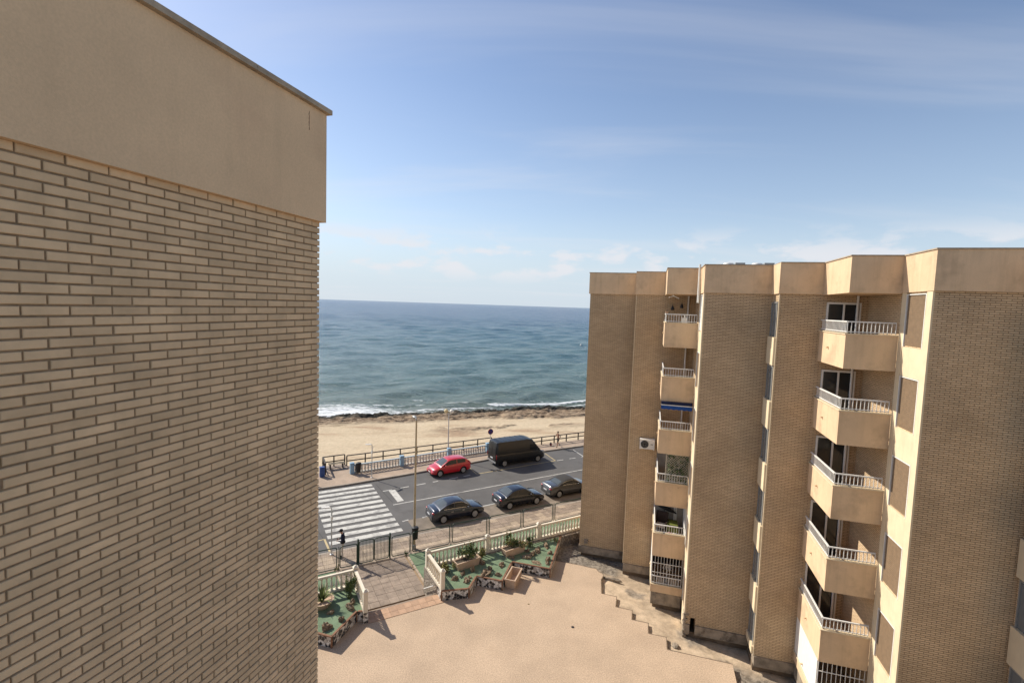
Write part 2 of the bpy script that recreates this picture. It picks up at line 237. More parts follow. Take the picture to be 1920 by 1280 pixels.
# ------------------------------------------------------------------ mesh helpers
class MB:
    def __init__(s): s.v = []; s.f = []; s.m = []
    def add(s, vs, fs, mi=0):
        o = len(s.v); s.v += [tuple(x) for x in vs]; s.f += [tuple(i + o for i in f) for f in fs]; s.m += [mi] * len(fs); return s
    def box(s, x0, x1, y0, y1, z0, z1, mi=0):
        x0, x1 = min(x0, x1), max(x0, x1); y0, y1 = min(y0, y1), max(y0, y1); z0, z1 = min(z0, z1), max(z0, z1)
        return s.add([(x0, y0, z0), (x1, y0, z0), (x1, y1, z0), (x0, y1, z0), (x0, y0, z1), (x1, y0, z1), (x1, y1, z1), (x0, y1, z1)],
                     [(3, 2, 1, 0), (4, 5, 6, 7), (0, 1, 5, 4), (1, 2, 6, 5), (2, 3, 7, 6), (3, 0, 4, 7)], mi)
    def cbox(s, x0, x1, y0, y1, z0, z1, b, mi=0):      # box with chamfered top edge
        o = [(x0, y0), (x1, y0), (x1, y1), (x0, y1)]; i = [(x0 + b, y0 + b), (x1 - b, y0 + b), (x1 - b, y1 - b), (x0 + b, y1 - b)]
        vs = [(*p, z0) for p in o] + [(*p, z1 - b) for p in o] + [(*p, z1) for p in i]
        fs = [(3, 2, 1, 0), (8, 9, 10, 11)] + [(k, (k + 1) % 4, 4 + (k + 1) % 4, 4 + k) for k in range(4)] + [(4 + k, 4 + (k + 1) % 4, 8 + (k + 1) % 4, 8 + k) for k in range(4)]
        return s.add(vs, fs, mi)
    def prism(s, poly, z0, z1, mi=0, mtop=None):
        k = len(poly); a = sum(poly[i][0] * poly[(i + 1) % k][1] - poly[(i + 1) % k][0] * poly[i][1] for i in range(k))
        if a < 0: poly = poly[::-1]
        vs = [(p[0], p[1], z0) for p in poly] + [(p[0], p[1], z1) for p in poly]
        o = len(s.v); s.add(vs, [tuple(range(k - 1, -1, -1))], mi); s.f.append(tuple(o + k + i for i in range(k))); s.m.append(mi if mtop is None else mtop)
        for i in range(k): s.f.append((o + i, o + (i + 1) % k, o + k + (i + 1) % k, o + k + i)); s.m.append(mi)
        return s
    def tube(s, pts, r, seg=6, mi=0, cap=True):
        P = [Vector(p) for p in pts]; rs = r if isinstance(r, (list, tuple)) else [r] * len(P); rings = []
        ref = None
        for i, p in enumerate(P):
            d = (P[min(i + 1, len(P) - 1)] - P[max(i - 1, 0)]).normalized()
            if ref is None:
                ref = Vector((0, 1, 0)) if abs(d.y) < 0.3 else (Vector((0, 0, 1)) if abs(d.z) < 0.9 else Vector((1, 0, 0)))
            a = d.cross(ref).normalized(); b = d.cross(a).normalized(); ref = b.cross(d) if False else ref
            if a.length < 0.5: a = d.orthogonal().normalized(); b = d.cross(a)
            rings.append([p + (a * math.cos(2 * math.pi * k / seg) + b * math.sin(2 * math.pi * k / seg)) * rs[i] for k in range(seg)])
        vs = [q for rg in rings for q in rg]; fs = []
        for i in range(len(P) - 1):
            for k in range(seg): fs.append((i * seg + k, i * seg + (k + 1) % seg, (i + 1) * seg + (k + 1) % seg, (i + 1) * seg + k))
        if cap: fs += [tuple(range(seg - 1, -1, -1)), tuple((len(P) - 1) * seg + k for k in range(seg))]
        return s.add(vs, fs, mi)
    def lathe(s, prof, seg=8, c=(0, 0, 0), axis='z', mi=0, cap=True):
        vs = []; fs = []
        for (r, h) in prof:
            for k in range(seg):
                a = 2 * math.pi * k / seg; x, y = r * math.cos(a), r * math.sin(a)
                vs.append((c[0] + x, c[1] + y, c[2] + h) if axis == 'z' else (c[0] + x, c[1] + h, c[2] + y))
        for i in range(len(prof) - 1):
            for k in range(seg): fs.append((i * seg + k, i * seg + (k + 1) % seg, (i + 1) * seg + (k + 1) % seg, (i + 1) * seg + k))
        if cap: fs += [tuple(range(seg - 1, -1, -1)), tuple((len(prof) - 1) * seg + k for k in range(seg))]
        return s.add(vs, fs, mi)
    def ell(s, c, r, seg=10, rings=6, mi=0):
        prof = [(max(1e-4, math.sin(math.pi * i / rings)), -math.cos(math.pi * i / rings)) for i in range(rings + 1)]
        o = len(s.v); s.lathe(prof, seg, mi=mi)
        for i in range(o, len(s.v)): x, y, z = s.v[i]; s.v[i] = (c[0] + x * r[0], c[1] + y * r[1], c[2] + z * r[2])
        return s
    def mesh(s, name, mats, smooth=False, off=(0, 0, 0)):
        me = bpy.data.meshes.new(name); v = [(x - off[0], y - off[1], z - off[2]) for x, y, z in s.v]
        me.from_pydata(v, [], s.f)
        for m in (mats if isinstance(mats, (list, tuple)) else [mats]): me.materials.append(MATS[m] if isinstance(m, str) else m)
        me.polygons.foreach_set('material_index', s.m)
        me.update()
        bm = bmesh.new(); bm.from_mesh(me); bmesh.ops.recalc_face_normals(bm, faces=bm.faces); bm.to_mesh(me); bm.free()
        if smooth:
            me.polygons.foreach_set('use_smooth', [True] * len(me.polygons))
            if smooth is not True: me.set_sharp_from_angle(angle=R(smooth))
        return me
    def build(s, name, mats, parent=None, smooth=False, off=(0, 0, 0), label=None):
        return link(name, s.mesh(name, mats, smooth, off), parent, label)
def link(name, me, parent=None, label=None, loc=None, rotz=None):
    o = bpy.data.objects.new(name, me); C.objects.link(o)
    if parent is not None: o.parent = parent
    if label: o['label'] = label
    if loc is not None: o.location = loc
    if rotz is not None: o.rotation_euler = (0, 0, rotz)
    return o
def thing(name, label, cat, loc=(0, 0, 0), rotz=0.0, group=None):
    o = bpy.data.objects.new(name, None); C.objects.link(o); o.location = loc; o.rotation_euler = (0, 0, rotz)
    o.empty_display_size = 0.2
    o['label'] = label; o['category'] = cat
    if group: o['group'] = group
    return o
def tag(o, label, cat, group=None):
    o['label'] = label; o['category'] = cat
    if group: o['group'] = group
    return o
def struct(o): o['kind'] = 'structure'; return o
def stuff(o, label=None, cat=None):
    o['kind'] = 'stuff'
    if label: o['label'] = label
    if cat: o['category'] = cat
    return o
def dup(root, loc, rotz=None, label=None, group=None):
    r = root.copy(); C.objects.link(r); r.location = loc
    if rotz is not None: r.rotation_euler = (0, 0, rotz)
    if label: r['label'] = label
    if group: r['group'] = group
    for ch in list(root.children):
        c = ch.copy(); C.objects.link(c); c.parent = r
        for g in list(ch.children):
            d = g.copy(); C.objects.link(d); d.parent = c
    return r
def bake(o):
    dg = bpy.context.evaluated_depsgraph_get(); me = bpy.data.meshes.new_from_object(o.evaluated_get(dg)); o.modifiers.clear(); o.data = me; return o
def vnoise(x, y, seed=0):
    xi = np.floor(x).astype(np.int64); yi = np.floor(y).astype(np.int64); xf = x - xi; yf = y - yi
    def h(a, b):
        n = (a * 374761393 + b * 668265263 + seed * 974711) & 0x7fffffff; n = ((n ^ (n >> 13)) * 1274126177) & 0x7fffffff; return ((n ^ (n >> 16)) & 0xffff) / 65535.0
    u = xf * xf * (3 - 2 * xf); v = yf * yf * (3 - 2 * yf)
    return (h(xi, yi) * (1 - u) + h(xi + 1, yi) * u) * (1 - v) + (h(xi, yi + 1) * (1 - u) + h(xi + 1, yi + 1) * u) * v
def fbm(x, y, seed=0, octv=5, gain=0.5):
    t = np.zeros_like(x); a = 1.0; tot = 0
    for o in range(octv): t += a * vnoise(x * 2 ** o, y * 2 ** o, seed + o * 17); tot += a; a *= gain
    return t / tot
def sstep(a, b, x): t = np.clip((x - a) / (b - a), 0, 1); return t * t * (3 - 2 * t)
def grid_mesh(name, X, Y, Z, mats, smooth=True, attrs=None):
    nr, nc = X.shape; v = np.stack([X.ravel(), Y.ravel(), Z.ravel()], 1).astype(np.float32)
    i = np.arange(nr * nc).reshape(nr, nc); q = np.stack([i[:-1, :-1], i[:-1, 1:], i[1:, 1:], i[1:, :-1]], -1).reshape(-1, 4).astype(np.int32)
    me = bpy.data.meshes.new(name); me.vertices.add(len(v)); me.vertices.foreach_set('co', v.ravel()); me.loops.add(q.size); me.loops.foreach_set('vertex_index', q.ravel())
    me.polygons.add(len(q)); me.polygons.foreach_set('loop_start', np.arange(0, q.size, 4, dtype=np.int32)); me.polygons.foreach_set('loop_total', np.full(len(q), 4, np.int32))
    me.polygons.foreach_set('use_smooth', np.full(len(q), smooth)); me.update(calc_edges=True); me.validate()
    for m in mats: me.materials.append(m)
    for k, a in (attrs or {}).items():
        at = me.attributes.new(k, 'FLOAT', 'POINT'); at.data.foreach_set('value', a.ravel().astype(np.float32))
    return me
# ================================================================== sea
ZSEA = -3.3
def shore(s): return 75.6 - 0.205 * (s - 12.0) - 0.0 * s
def sea_material():
    m = bpy.data.materials.new('sea_water'); m.use_nodes = True; t = m.node_tree; n = t.nodes; l = t.links; b = n['Principled BSDF']
    b.inputs['Roughness'].default_value = 0.16; b.inputs['IOR'].default_value = 1.33; b.inputs['Specular IOR Level'].default_value = 0.5
    ash = n.new('ShaderNodeAttribute'); ash.attribute_name = 'offshore'; afo = n.new('ShaderNodeAttribute'); afo.attribute_name = 'foam'
    g = n.new('ShaderNodeNewGeometry')
    wv = n.new('ShaderNodeTexNoise'); wv.inputs['Scale'].default_value = 0.02; wv.inputs['Detail'].default_value = 4
    mp = n.new('ShaderNodeMapping'); mp.inputs['Rotation'].default_value = (0, 0, -AS); mp.inputs['Scale'].default_value = (0.45, 1.6, 1); l.new(g.outputs['Position'], mp.inputs[0]); l.new(mp.outputs[0], wv.inputs['Vector'])
    lg = n.new('ShaderNodeMath'); lg.operation = 'LOGARITHM'; lg.inputs[1].default_value = 10.0
    mxx = n.new('ShaderNodeMath'); mxx.operation = 'MAXIMUM'; mxx.inputs[1].default_value = 1.0; l.new(ash.outputs['Fac'], mxx.inputs[0]); l.new(mxx.outputs[0], lg.inputs[0])
    ad = n.new('ShaderNodeMath'); ad.operation = 'MULTIPLY_ADD'; ad.inputs[1].default_value = 0.9; l.new(wv.outputs['Fac'], ad.inputs[0]); l.new(lg.outputs[0], ad.inputs[2])
    mr = n.new('ShaderNodeMapRange'); mr.inputs[1].default_value = 0.9; mr.inputs[2].default_value = 3.9; l.new(ad.outputs[0], mr.inputs[0])
    rp = n.new('ShaderNodeValToRGB'); e = rp.color_ramp.elements
    e[0].position = 0.0; e[0].color = (0.13, 0.155, 0.125, 1); e[1].position = 1.0; e[1].color = (0.009, 0.042, 0.105, 1)
    for p, c in ((0.22, (0.115, 0.165, 0.145)), (0.42, (0.09, 0.16, 0.16)), (0.62, (0.05, 0.125, 0.16)), (0.78, (0.018, 0.066, 0.13))):
        x = e.new(p); x.color = (*c, 1)
    l.new(mr.outputs[0], rp.inputs[0])
    fn = n.new('ShaderNodeTexNoise'); fn.inputs['Scale'].default_value = 1.7; fn.inputs['Detail'].default_value = 7; fn.inputs['Roughness'].default_value = 0.68
    mp3 = n.new('ShaderNodeMapping'); mp3.inputs['Rotation'].default_value = (0, 0, -AS); mp3.inputs['Scale'].default_value = (0.45, 1.3, 1); l.new(g.outputs['Position'], mp3.inputs[0]); l.new(mp3.outputs[0], fn.inputs['Vector'])
    fw_ = n.new('ShaderNodeMath'); fw_.operation = 'MULTIPLY_ADD'; fw_.inputs[1].default_value = 1.7; fw_.inputs[2].default_value = -0.35; l.new(fn.outputs['Fac'], fw_.inputs[0])
    fa = n.new('ShaderNodeMath'); fa.operation = 'ADD'; l.new(fw_.outputs[0], fa.inputs[0]); l.new(afo.outputs['Fac'], fa.inputs[1])
    fr = n.new('ShaderNodeMapRange'); fr.interpolation_type = 'SMOOTHSTEP'; fr.inputs[1].default_value = 0.86; fr.inputs[2].default_value = 1.18; l.new(fa.outputs[0], fr.inputs[0])
    mx = n.new('ShaderNodeMix'); mx.data_type = 'RGBA'; l.new(fr.outputs[0], mx.inputs[0]); l.new(rp.outputs[0], mx.inputs[6]); mx.inputs[7].default_value = (0.78, 0.80, 0.80, 1); l.new(mx.outputs[2], b.inputs['Base Color'])
    rr = n.new('ShaderNodeMapRange'); rr.inputs[3].default_value = 0.2; rr.inputs[4].default_value = 0.8; l.new(fr.outputs[0], rr.inputs[0]); l.new(rr.outputs[0], b.inputs['Roughness'])
    mp2 = n.new('ShaderNodeMapping'); mp2.inputs['Rotation'].default_value = (0, 0, -AS - 0.12); mp2.inputs['Scale'].default_value = (0.4, 1.2, 1); l.new(g.outputs['Position'], mp2.inputs[0])
    n1 = n.new('ShaderNodeTexNoise'); n1.inputs['Scale'].default_value = 1.0; n1.inputs['Detail'].default_value = 6; n1.inputs['Roughness'].default_value = 0.62; l.new(mp2.outputs[0], n1.inputs['Vector'])
    n2 = n.new('ShaderNodeTexNoise'); n2.inputs['Scale'].default_value = 0.26; n2.inputs['Detail'].default_value = 6; n2.inputs['Roughness'].default_value = 0.6; l.new(mp2.outputs[0], n2.inputs['Vector'])
    b1 = n.new('ShaderNodeBump'); b1.inputs['Distance'].default_value = 0.9; l.new(n1.outputs['Fac'], b1.inputs['Height'])
    b2 = n.new('ShaderNodeBump'); b2.inputs['Distance'].default_value = 1.25; l.new(n2.outputs['Fac'], b2.inputs['Height']); l.new(b1.outputs[0], b2.inputs['Normal']); l.new(b2.outputs[0], b.inputs['Normal'])
    return m
rr_ = np.concatenate([np.arange(52, 110, 0.22), np.geomspace(110, 3000, 300), np.geomspace(3200, 45000, 12)])
az_ = np.radians(np.linspace(-62, 62, 640))
RR, AZ = np.meshgrid(rr_, az_, indexing='ij'); X = RR * np.sin(AZ); Y = RR * np.cos(AZ)
Ss = X * math.cos(AS) + Y * math.sin(AS); Nn = -X * math.sin(AS) + Y * math.cos(AS); D = Nn - shore(Ss)
Z = np.zeros_like(X); wr = np.random.default_rng(5)
for k in range(46):
    lam = 2.2 * (1.085 ** k) if k < 30 else wr.uniform(9, 26)
    th = wr.normal(-1.45, 0.30 if k >= 30 else 0.5)
    ph = wr.uniform(0, 6.28); kx, ky = math.cos(th) * 2 * math.pi / lam, math.sin(th) * 2 * math.pi / lam
    amp = 0.0068 * lam ** 0.85
    fade = sstep(1.6, 4.0, lam / np.maximum(0.22, RR * 0.0108))
    p = Ss * kx + Nn * ky + ph; Z += amp * fade * (np.sin(p) + 0.25 * np.sin(2 * p + 0.6))
lowf = fbm(Ss * 0.025, Nn * 0.05, 3, 4)
sw = np.sin((Nn * 1.0 + Ss * 0.16 + 6 * fbm(Ss * 0.03, Nn * 0.03, 8, 3)) * 2 * math.pi / 11.5)
Z += 0.28 * np.maximum(0, sw) ** 2 * sstep(0.35, 0.65, lowf) * (1 - sstep(120, 420, RR)) * sstep(0, 6, D)
Z *= np.clip(0.3 + D / 14, 0.25, 1.0)
far = RR > 2500; Z[far] *= 0.0
warp = 3.0 * (fbm(Ss * 0.09, Nn * 0.09, 21, 4) - 0.5)
lft = 1 - sstep(16, 30, Ss)
foam = 0.56 * np.exp(-((D - 1.4 + warp) / 2.4) ** 2) * (0.6 + 0.4 * lft)
foam = np.maximum(foam, lft * 0.55 * sstep(-3, 0.5, D) * (1 - sstep(5, 14, D + warp * 1.5)))
for (s0, s1, d0, wd, am) in ((13, 40, 3.0, 0.55, 0.5), (36, 70, 5.2, 0.8, 0.62), (40, 75, 2.6, 0.5, 0.5), (-40, 24, 9.0, 0.7, 0.45), (25.5, 30.5, 13.0, 0.35, 0.62), (37, 42, 17, 0.3, 0.35), (55, 66, 27, 0.3, 0.36), (11, 23, 6.2, 0.5, 0.5), (17, 32, 8.6, 0.32, 0.42), (43, 60, 9.2, 0.35, 0.42), (29, 43, 6.3, 0.3, 0.42), (34, 39, 22, 0.25, 0.36)):
    foam = np.maximum(foam, am * np.exp(-((D - d0 + 0.8 * warp) / wd) ** 2) * sstep(s0, s0 + 2.0, Ss) * (1 - sstep(s1 - 2.0, s1, Ss)))
foam = foam * 1.28 - 0.03
Z += 0.3 * np.clip(foam, 0, 1)
sea_me = grid_mesh('sea', X, Y, Z + ZSEA, [sea_material()], True, {'offshore': np.maximum(D, 0), 'foam': foam})
sea = struct(link('sea', sea_me))
sea['label'] = 'blue green sea with low swell and white surf along the rocks'

# ================================================================== beach and shore rock
def beach_material():
    m = bpy.data.materials.new('beach_sand_rock'); m.use_nodes = True; t = m.node_tree; n = t.nodes; l = t.links; b = n['Principled BSDF']; b.inputs['Roughness'].default_value = 0.95; b.inputs['Specular IOR Level'].default_value = 0.2
    g = n.new('ShaderNodeNewGeometry')
    ar = n.new('ShaderNodeAttribute'); ar.attribute_name = 'rock'; aw = n.new('ShaderNodeAttribute'); aw.attribute_name = 'wet'
    def nz(s, d=6, r=0.6, mpg=None):
        x = n.new('ShaderNodeTexNoise'); x.inputs['Scale'].default_value = s; x.inputs['Detail'].default_value = d; x.inputs['Roughness'].default_value = r
        if mpg:
            mp = n.new('ShaderNodeMapping'); mp.inputs['Rotation'].default_value = (0, 0, -AS + 0.15); mp.inputs['Scale'].default_value = mpg; l.new(g.outputs['Position'], mp.inputs[0]); l.new(mp.outputs[0], x.inputs['Vector'])
        else: l.new(g.outputs['Position'], x.inputs['Vector'])
        return x.outputs['Fac']
    def ramp(f, els):
        r = n.new('ShaderNodeValToRGB'); e = r.color_ramp.elements; e[0].position, e[0].color = els[0][0], (*els[0][1], 1); e[1].position, e[1].color = els[-1][0], (*els[-1][1], 1)
        for p, c in els[1:-1]: x = e.new(p); x.color = (*c, 1)
        l.new(f, r.inputs[0]); return r.outputs[0]
    def mix(f, a, bb):
        x = n.new('ShaderNodeMix'); x.data_type = 'RGBA'; l.new(f, x.inputs[0]); l.new(a, x.inputs[6]); l.new(bb, x.inputs[7]); return x.outputs[2]
    sand = ramp(nz(0.16, 8, 0.62, (0.5, 1.4, 1)), [(0.34, (0.36, 0.25, 0.16)), (0.46, (0.50, 0.395, 0.265)), (0.66, (0.555, 0.45, 0.31))])
    rock = ramp(nz(1.1, 8, 0.7, (0.5, 1.3, 1)), [(0.36, (0.055, 0.036, 0.024)), (0.47, (0.18, 0.125, 0.08)), (0.56, (0.32, 0.235, 0.155)), (0.68, (0.46, 0.355, 0.24))])
    wet = ramp(nz(1.4, 6, 0.7), [(0.35, (0.010, 0.011, 0.010)), (0.52, (0.04, 0.038, 0.030)), (0.66, (0.15, 0.115, 0.08))])
    fnz = n.new('ShaderNodeMapRange'); fnz.inputs[1].default_value = 0.3; fnz.inputs[2].default_value = 0.7; fnz.inputs[3].default_value = 0.80; fnz.inputs[4].default_value = 1.14; l.new(nz(2.2, 9, 0.72), fnz.inputs[0])
    scl = n.new('ShaderNodeVectorMath'); scl.operation = 'SCALE'; l.new(sand, scl.inputs[0]); l.new(fnz.outputs[0], scl.inputs['Scale']); sand = scl.outputs[0]
    c = mix(aw.outputs['Fac'], mix(ar.outputs['Fac'], sand, rock), wet); l.new(c, b.inputs['Base Color'])
    bp = n.new('ShaderNodeBump'); bp.inputs['Distance'].default_value = 0.14; l.new(nz(2.6, 8, 0.68), bp.inputs['Height']); l.new(bp.outputs[0], b.inputs['Normal'])
    return m
sa = np.concatenate([np.arange(-120, -6, 3.0), np.arange(-6, 66, 0.17), np.arange(66, 240, 3.0)])
na = np.concatenate([np.arange(44.9, 55, 0.5), np.arange(55, 80, 0.15), np.arange(80, 100, 1.0)])
SS, NN = np.meshgrid(sa, na, indexing='xy')
sh = shore(SS); dsh = sh - NN                        # metres inland from the waterline
wob = 2.2 * (fbm(SS * 0.11, NN * 0.11, 31, 4) - 0.5)
edge = 6.2 + wob + 0.8 * np.sin(SS * 0.35)
rock = 1 - sstep(edge - 1.2, edge + 1.5, dsh + 1.6 * (fbm(SS * 0.6, NN * 0.9, 33, 4) - 0.5))
led = fbm(SS * 0.13, NN * 0.34, 41, 5)
ledge = sstep(0.545, 0.60, led) * (1 - sstep(13, 17, dsh)) * sstep(18, 28, SS + 0.0 * NN)
rock2 = np.clip(rock + 0.9 * ledge, 0, 1)
wet = 1 - sstep(1.2, 2.4, dsh + 1.3 * wob * 0.6 + 1.1 * (fbm(SS * 0.8, NN * 0.8, 37, 4) - 0.5))
zb = -1.55 - 1.5 * np.clip((NN - 46) / np.maximum(sh - 46, 1), 0, 1.0) - np.maximum(0, -dsh) * 0.55
ridg = 1 - np.abs(2 * fbm(SS * 0.35, NN * 0.6, 51, 5, 0.55) - 1)
zb += 0.10 * (fbm(SS * 0.2, NN * 0.35, 61, 4) - 0.5) + rock * (0.55 * (ridg - 0.62) + 0.6 * (fbm(SS * 1.1, NN * 1.6, 53, 5, 0.65) - 0.5)) + 0.22 * ledge * (0.3 + 1.4 * fbm(SS * 0.9, NN * 1.5, 93, 3))
zb += 0.30 * np.exp(-((dsh - 0.6 + wob * 0.8) / 0.85) ** 2) * sstep(0.42, 0.62, fbm(SS * 0.16, NN * 0.05, 71, 3)) * (0.1 + 1.8 * fbm(SS * 1.2, NN * 1.2, 73, 4, 0.65))
Xb = SS * math.cos(AS) - NN * math.sin(AS); Yb = SS * math.sin(AS) + NN * math.cos(AS)
beach = struct(link('beach', grid_mesh('beach', Xb, Yb, zb, [beach_material()], True, {'rock': rock2, 'wet': wet * (1 - 0.0)})))
beach['label'] = 'pale sandy beach running down to brown and black shore rock'
# boulders along the waterline
def rock_mesh(name, seed, sx, sy, sz, sub=2, rough=0.35, m='rock_brown'):
    bm = bmesh.new(); bmesh.ops.create_icosphere(bm, subdivisions=sub, radius=1.0)
    for v in bm.verts:
        p = v.co * 1.1 + Vector((seed * 7.3, seed * 3.1, seed)); d = 1 + rough * mnoise.noise(p) + rough * 0.6 * mnoise.noise(p * 2.7)
        v.co = Vector((v.co.x * d * sx, v.co.y * d * sy, max(-0.25, v.co.z * d) * sz))
    me = bpy.data.meshes.new(name); bm.to_mesh(me); bm.free(); me.materials.append(MATS[m]); return me
mat('rock_wet', (0.03, 0.028, 0.026), 0.45, 0.4, 3, 0.03, 14, spec=0.5)
bl = [(9.6, 'flat black boulder in the surf just right of the near brick wall', 1.0, 0.6, 0.3, -0.3), (45.6, 'small black boulder in the surf far along the shore, left of the buildings', 0.9, 0.5, 0.5, -1.2),
      (27.5, 'long black boulder at the waterline behind the double globe lamp', 2.2, 0.55, 0.34, 0.6), (31.8, 'low black boulder at the waterline right of the double globe lamp', 1.6, 0.5, 0.3, 0.6), (20.5, 'broad black boulder at the waterline behind the top of the tall beige pole', 2.2, 0.6, 0.3, 0.6)]
for k, (s, lab, a, b_, c, dd) in enumerate(bl):
    o = link('boulder', rock_mesh('boulder', k + 3, a, b_, c, 3, 0.5, 'rock_wet'), None, None, S(s, shore(s) - dd, ZSEA + 0.12), AS); tag(o, lab, 'boulder', 'black boulders in the surf')

# ================================================================== road, pavements
def sheet(name, poly, z, m, frame=S, th=0.0):
    mb = MB(); P = [frame(*p) for p in poly]; k = len(P)
    mb.add([(p.x, p.y, z) for p in P], [tuple(range(k))])
    me = mb.mesh(name, m)
    if me.polygons[0].normal.z < 0: me.flip_normals()
    o = link(name, me); return o
road = struct(sheet('road', [(-150, 30.3), (240, 30.3), (240, 43.4), (-150, 43.4)], ZS, 'asphalt'))
road['label'] = 'grey asphalt street between parked cars and promenade'
bays = sheet('parking_strip', [(10.2, 30.3), (120, 30.3), (120, 33.05), (10.2, 33.05)], ZS + 0.004, 'bay'); bays['label'] = 'brownish strip of parking bays under the dark cars'; struct(bays)
def mark(name, pts, m='road_paint', z=ZS + 0.012):
    mb = MB(); P = [S(*p) for p in pts]; mb.add([(p.x, p.y, 0) for p in P], [tuple(range(len(P)))]); me = mb.mesh(name, m)
    if me.polygons[0].normal.z < 0: me.flip_normals()
    o = link(name, me, road); o.location.z = z; return o
def strip(name, a, b, w, m='road_paint'):
    d = Vector((b[0] - a[0], b[1] - a[1])).normalized(); q = (-d.y * w / 2, d.x * w / 2)
    return mark(name, [(a[0] + q[0], a[1] + q[1]), (b[0] + q[0], b[1] + q[1]), (b[0] - q[0], b[1] - q[1]), (a[0] - q[0], a[1] - q[1])], m)
for k in range(11):
    n0 = 41.12 - k * 0.905 * 1.0
    mark('crossing_stripe', [(4.72, n0), (9.47, n0), (9.47, n0 - 0.50), (4.72, n0 - 0.50)])
for a, b in (((10.0, 36.1), (28.4, 36.75)), ((28.4, 36.75), (90, 36.9))): strip('centre_line', a, b, 0.11)
strip('centre_line', (-60, 36.2), (4.2, 36.2), 0.11)
mark('stop_block', [(10.42, 39.05), (10.95, 39.05), (10.98, 36.55), (10.45, 36.50)])
for a, b in ((9.92, 10.72), (11.45, 12.21), (12.89, 13.72), (14.40, 14.91), (15.97, 16.86), (17.4, 18.1)):
    strip('bay_dash', (a, 39.1 + 0.075 * (a - 9.92)), (b, 39.1 + 0.075 * (b - 9.92)), 0.12)
for a in (27.9, 29.45, 31.0, 32.6, 34.2): strip('bay_dash', (a, 40.05), (a + 0.78, 40.03), 0.12)
strip('yellow_line', (18.75, 39.75), (27.75, 40.1), 0.10, 'yellow_paint'); strip('yellow_line', (18.75, 39.75), (18.9, 42.6), 0.10, 'yellow_paint'); strip('yellow_line', (27.75, 40.1), (28.1, 42.6), 0.10, 'yellow_paint')
strip('bay_line', (31.3, 40.1), (31.7, 42.5), 0.10)
for a, b in ((9.83, 10.3), (11.3, 11.7), (15.9, 17.5), (20.9, 21.7), (25.4, 26.2)): strip('bay_dash', (a, 33.0), (b, 33.1), 0.12)
strip('yellow_line', (4.14, 32.5), (4.52, 32.6), 0.10, 'yellow_paint'); strip('yellow_line', (4.52, 32.6), (4.6, 30.5), 0.12, 'yellow_paint'); strip('bay_dash', (3.6, 35.6), (4.5, 35.6), 0.1)
mat('tar', (0.045, 0.042, 0.04), 0.7, 0.1, 4)
strip('tar_seam', (9.8, 40.9), (10.1, 36.6), 0.05, 'tar'); strip('tar_seam', (4.2, 34.5), (4.45, 32.8), 0.05, 'tar')

# far pavement with kerb
kl = [(-150, 41.6), (7.4, 41.6), (12.7, 42.0), (17, 42.45), (22, 43.0), (28.6, 43.15), (240, 43.0)]
prom = MB().prism([tuple(S(s, n)[:2]) for s, n in kl] + [tuple(S(240, 45.35)[:2]), tuple(S(-150, 45.35)[:2])], ZS - 1.0, ZS + 0.12).build('promenade_pavement', 'pavement'); struct(prom); prom['label'] = 'pinkish tan promenade pavement above the beach'
kb = MB()
for (a, b) in zip(kl[:-1], kl[1:]):
    d = Vector((b[0] - a[0], b[1] - a[1])).normalized(); q = Vector((-d.y, d.x)); A = Vector(a); B = Vector(b)
    p = [A - q * 0.08, B - q * 0.08, B + q * 0.06, A + q * 0.06]; kb.prism([tuple(S(*x)[:2]) for x in p], ZS - 0.1, ZS + 0.125)
k_o = kb.build('kerb', 'kerb'); struct(k_o); k_o['label'] = 'kerb edging the promenade pavement'
# near pavement: base and slabs
ZP = ZS + 0.10
npv = MB().prism([tuple(S(*p)[:2]) for p in ((-150, 23.8), (240, 23.8), (240, 30.5), (-150, 30.5))], ZS - 0.5, ZP - 0.03).build('near_pavement', 'mortar'); struct(npv); npv['label'] = 'narrow tiled pavement between the green fence and the parked cars'
far_edge = MB().prism([tuple(S(*p)[:2]) for p in ((-150, 30.44), (240, 30.44), (240, 30.6), (-150, 30.6))], ZS - 0.1, ZP + 0.004).build('kerb', 'kerb'); struct(far_edge); far_edge['label'] = 'kerb between the near pavement and the parking strip'
def slab_mesh(w, d, m, b=0.006, t=0.05): return MB().cbox(-w / 2, w / 2, -d / 2, d / 2, -t, 0, b).mesh('paving_slab', m)
sa_, sb_ = slab_mesh(0.585, 0.44, 'slab'), slab_mesh(0.585, 0.44, 'slab_light')
rn = random.Random(3)
for i in range(46):
    for j in range(5):
        lightrow = (j in (1,)) or rn.random() < 0.12
        o = link('paving_slab', sb_ if lightrow else sa_, npv, None, S(-0.5 + i * 0.6, 28.42 + j * 0.45 - 0.0, ZP + rn.uniform(-0.004, 0.003)), AS)
rest = MB()
for i in range(-60, 150):
    if -1 <= i < 46: continue
    for j in range(5):
        c = S(-0.5 + i * 0.6, 28.42 + j * 0.45); a = S(0.29, 0.215); b = S(0.29, -0.215)
        rest.prism([(c + a)[:2], (c + b)[:2], (c - a)[:2], (c - b)[:2]], ZP - 0.05, ZP)
stuff(rest.build('paving_slabs_far', 'slab', npv))

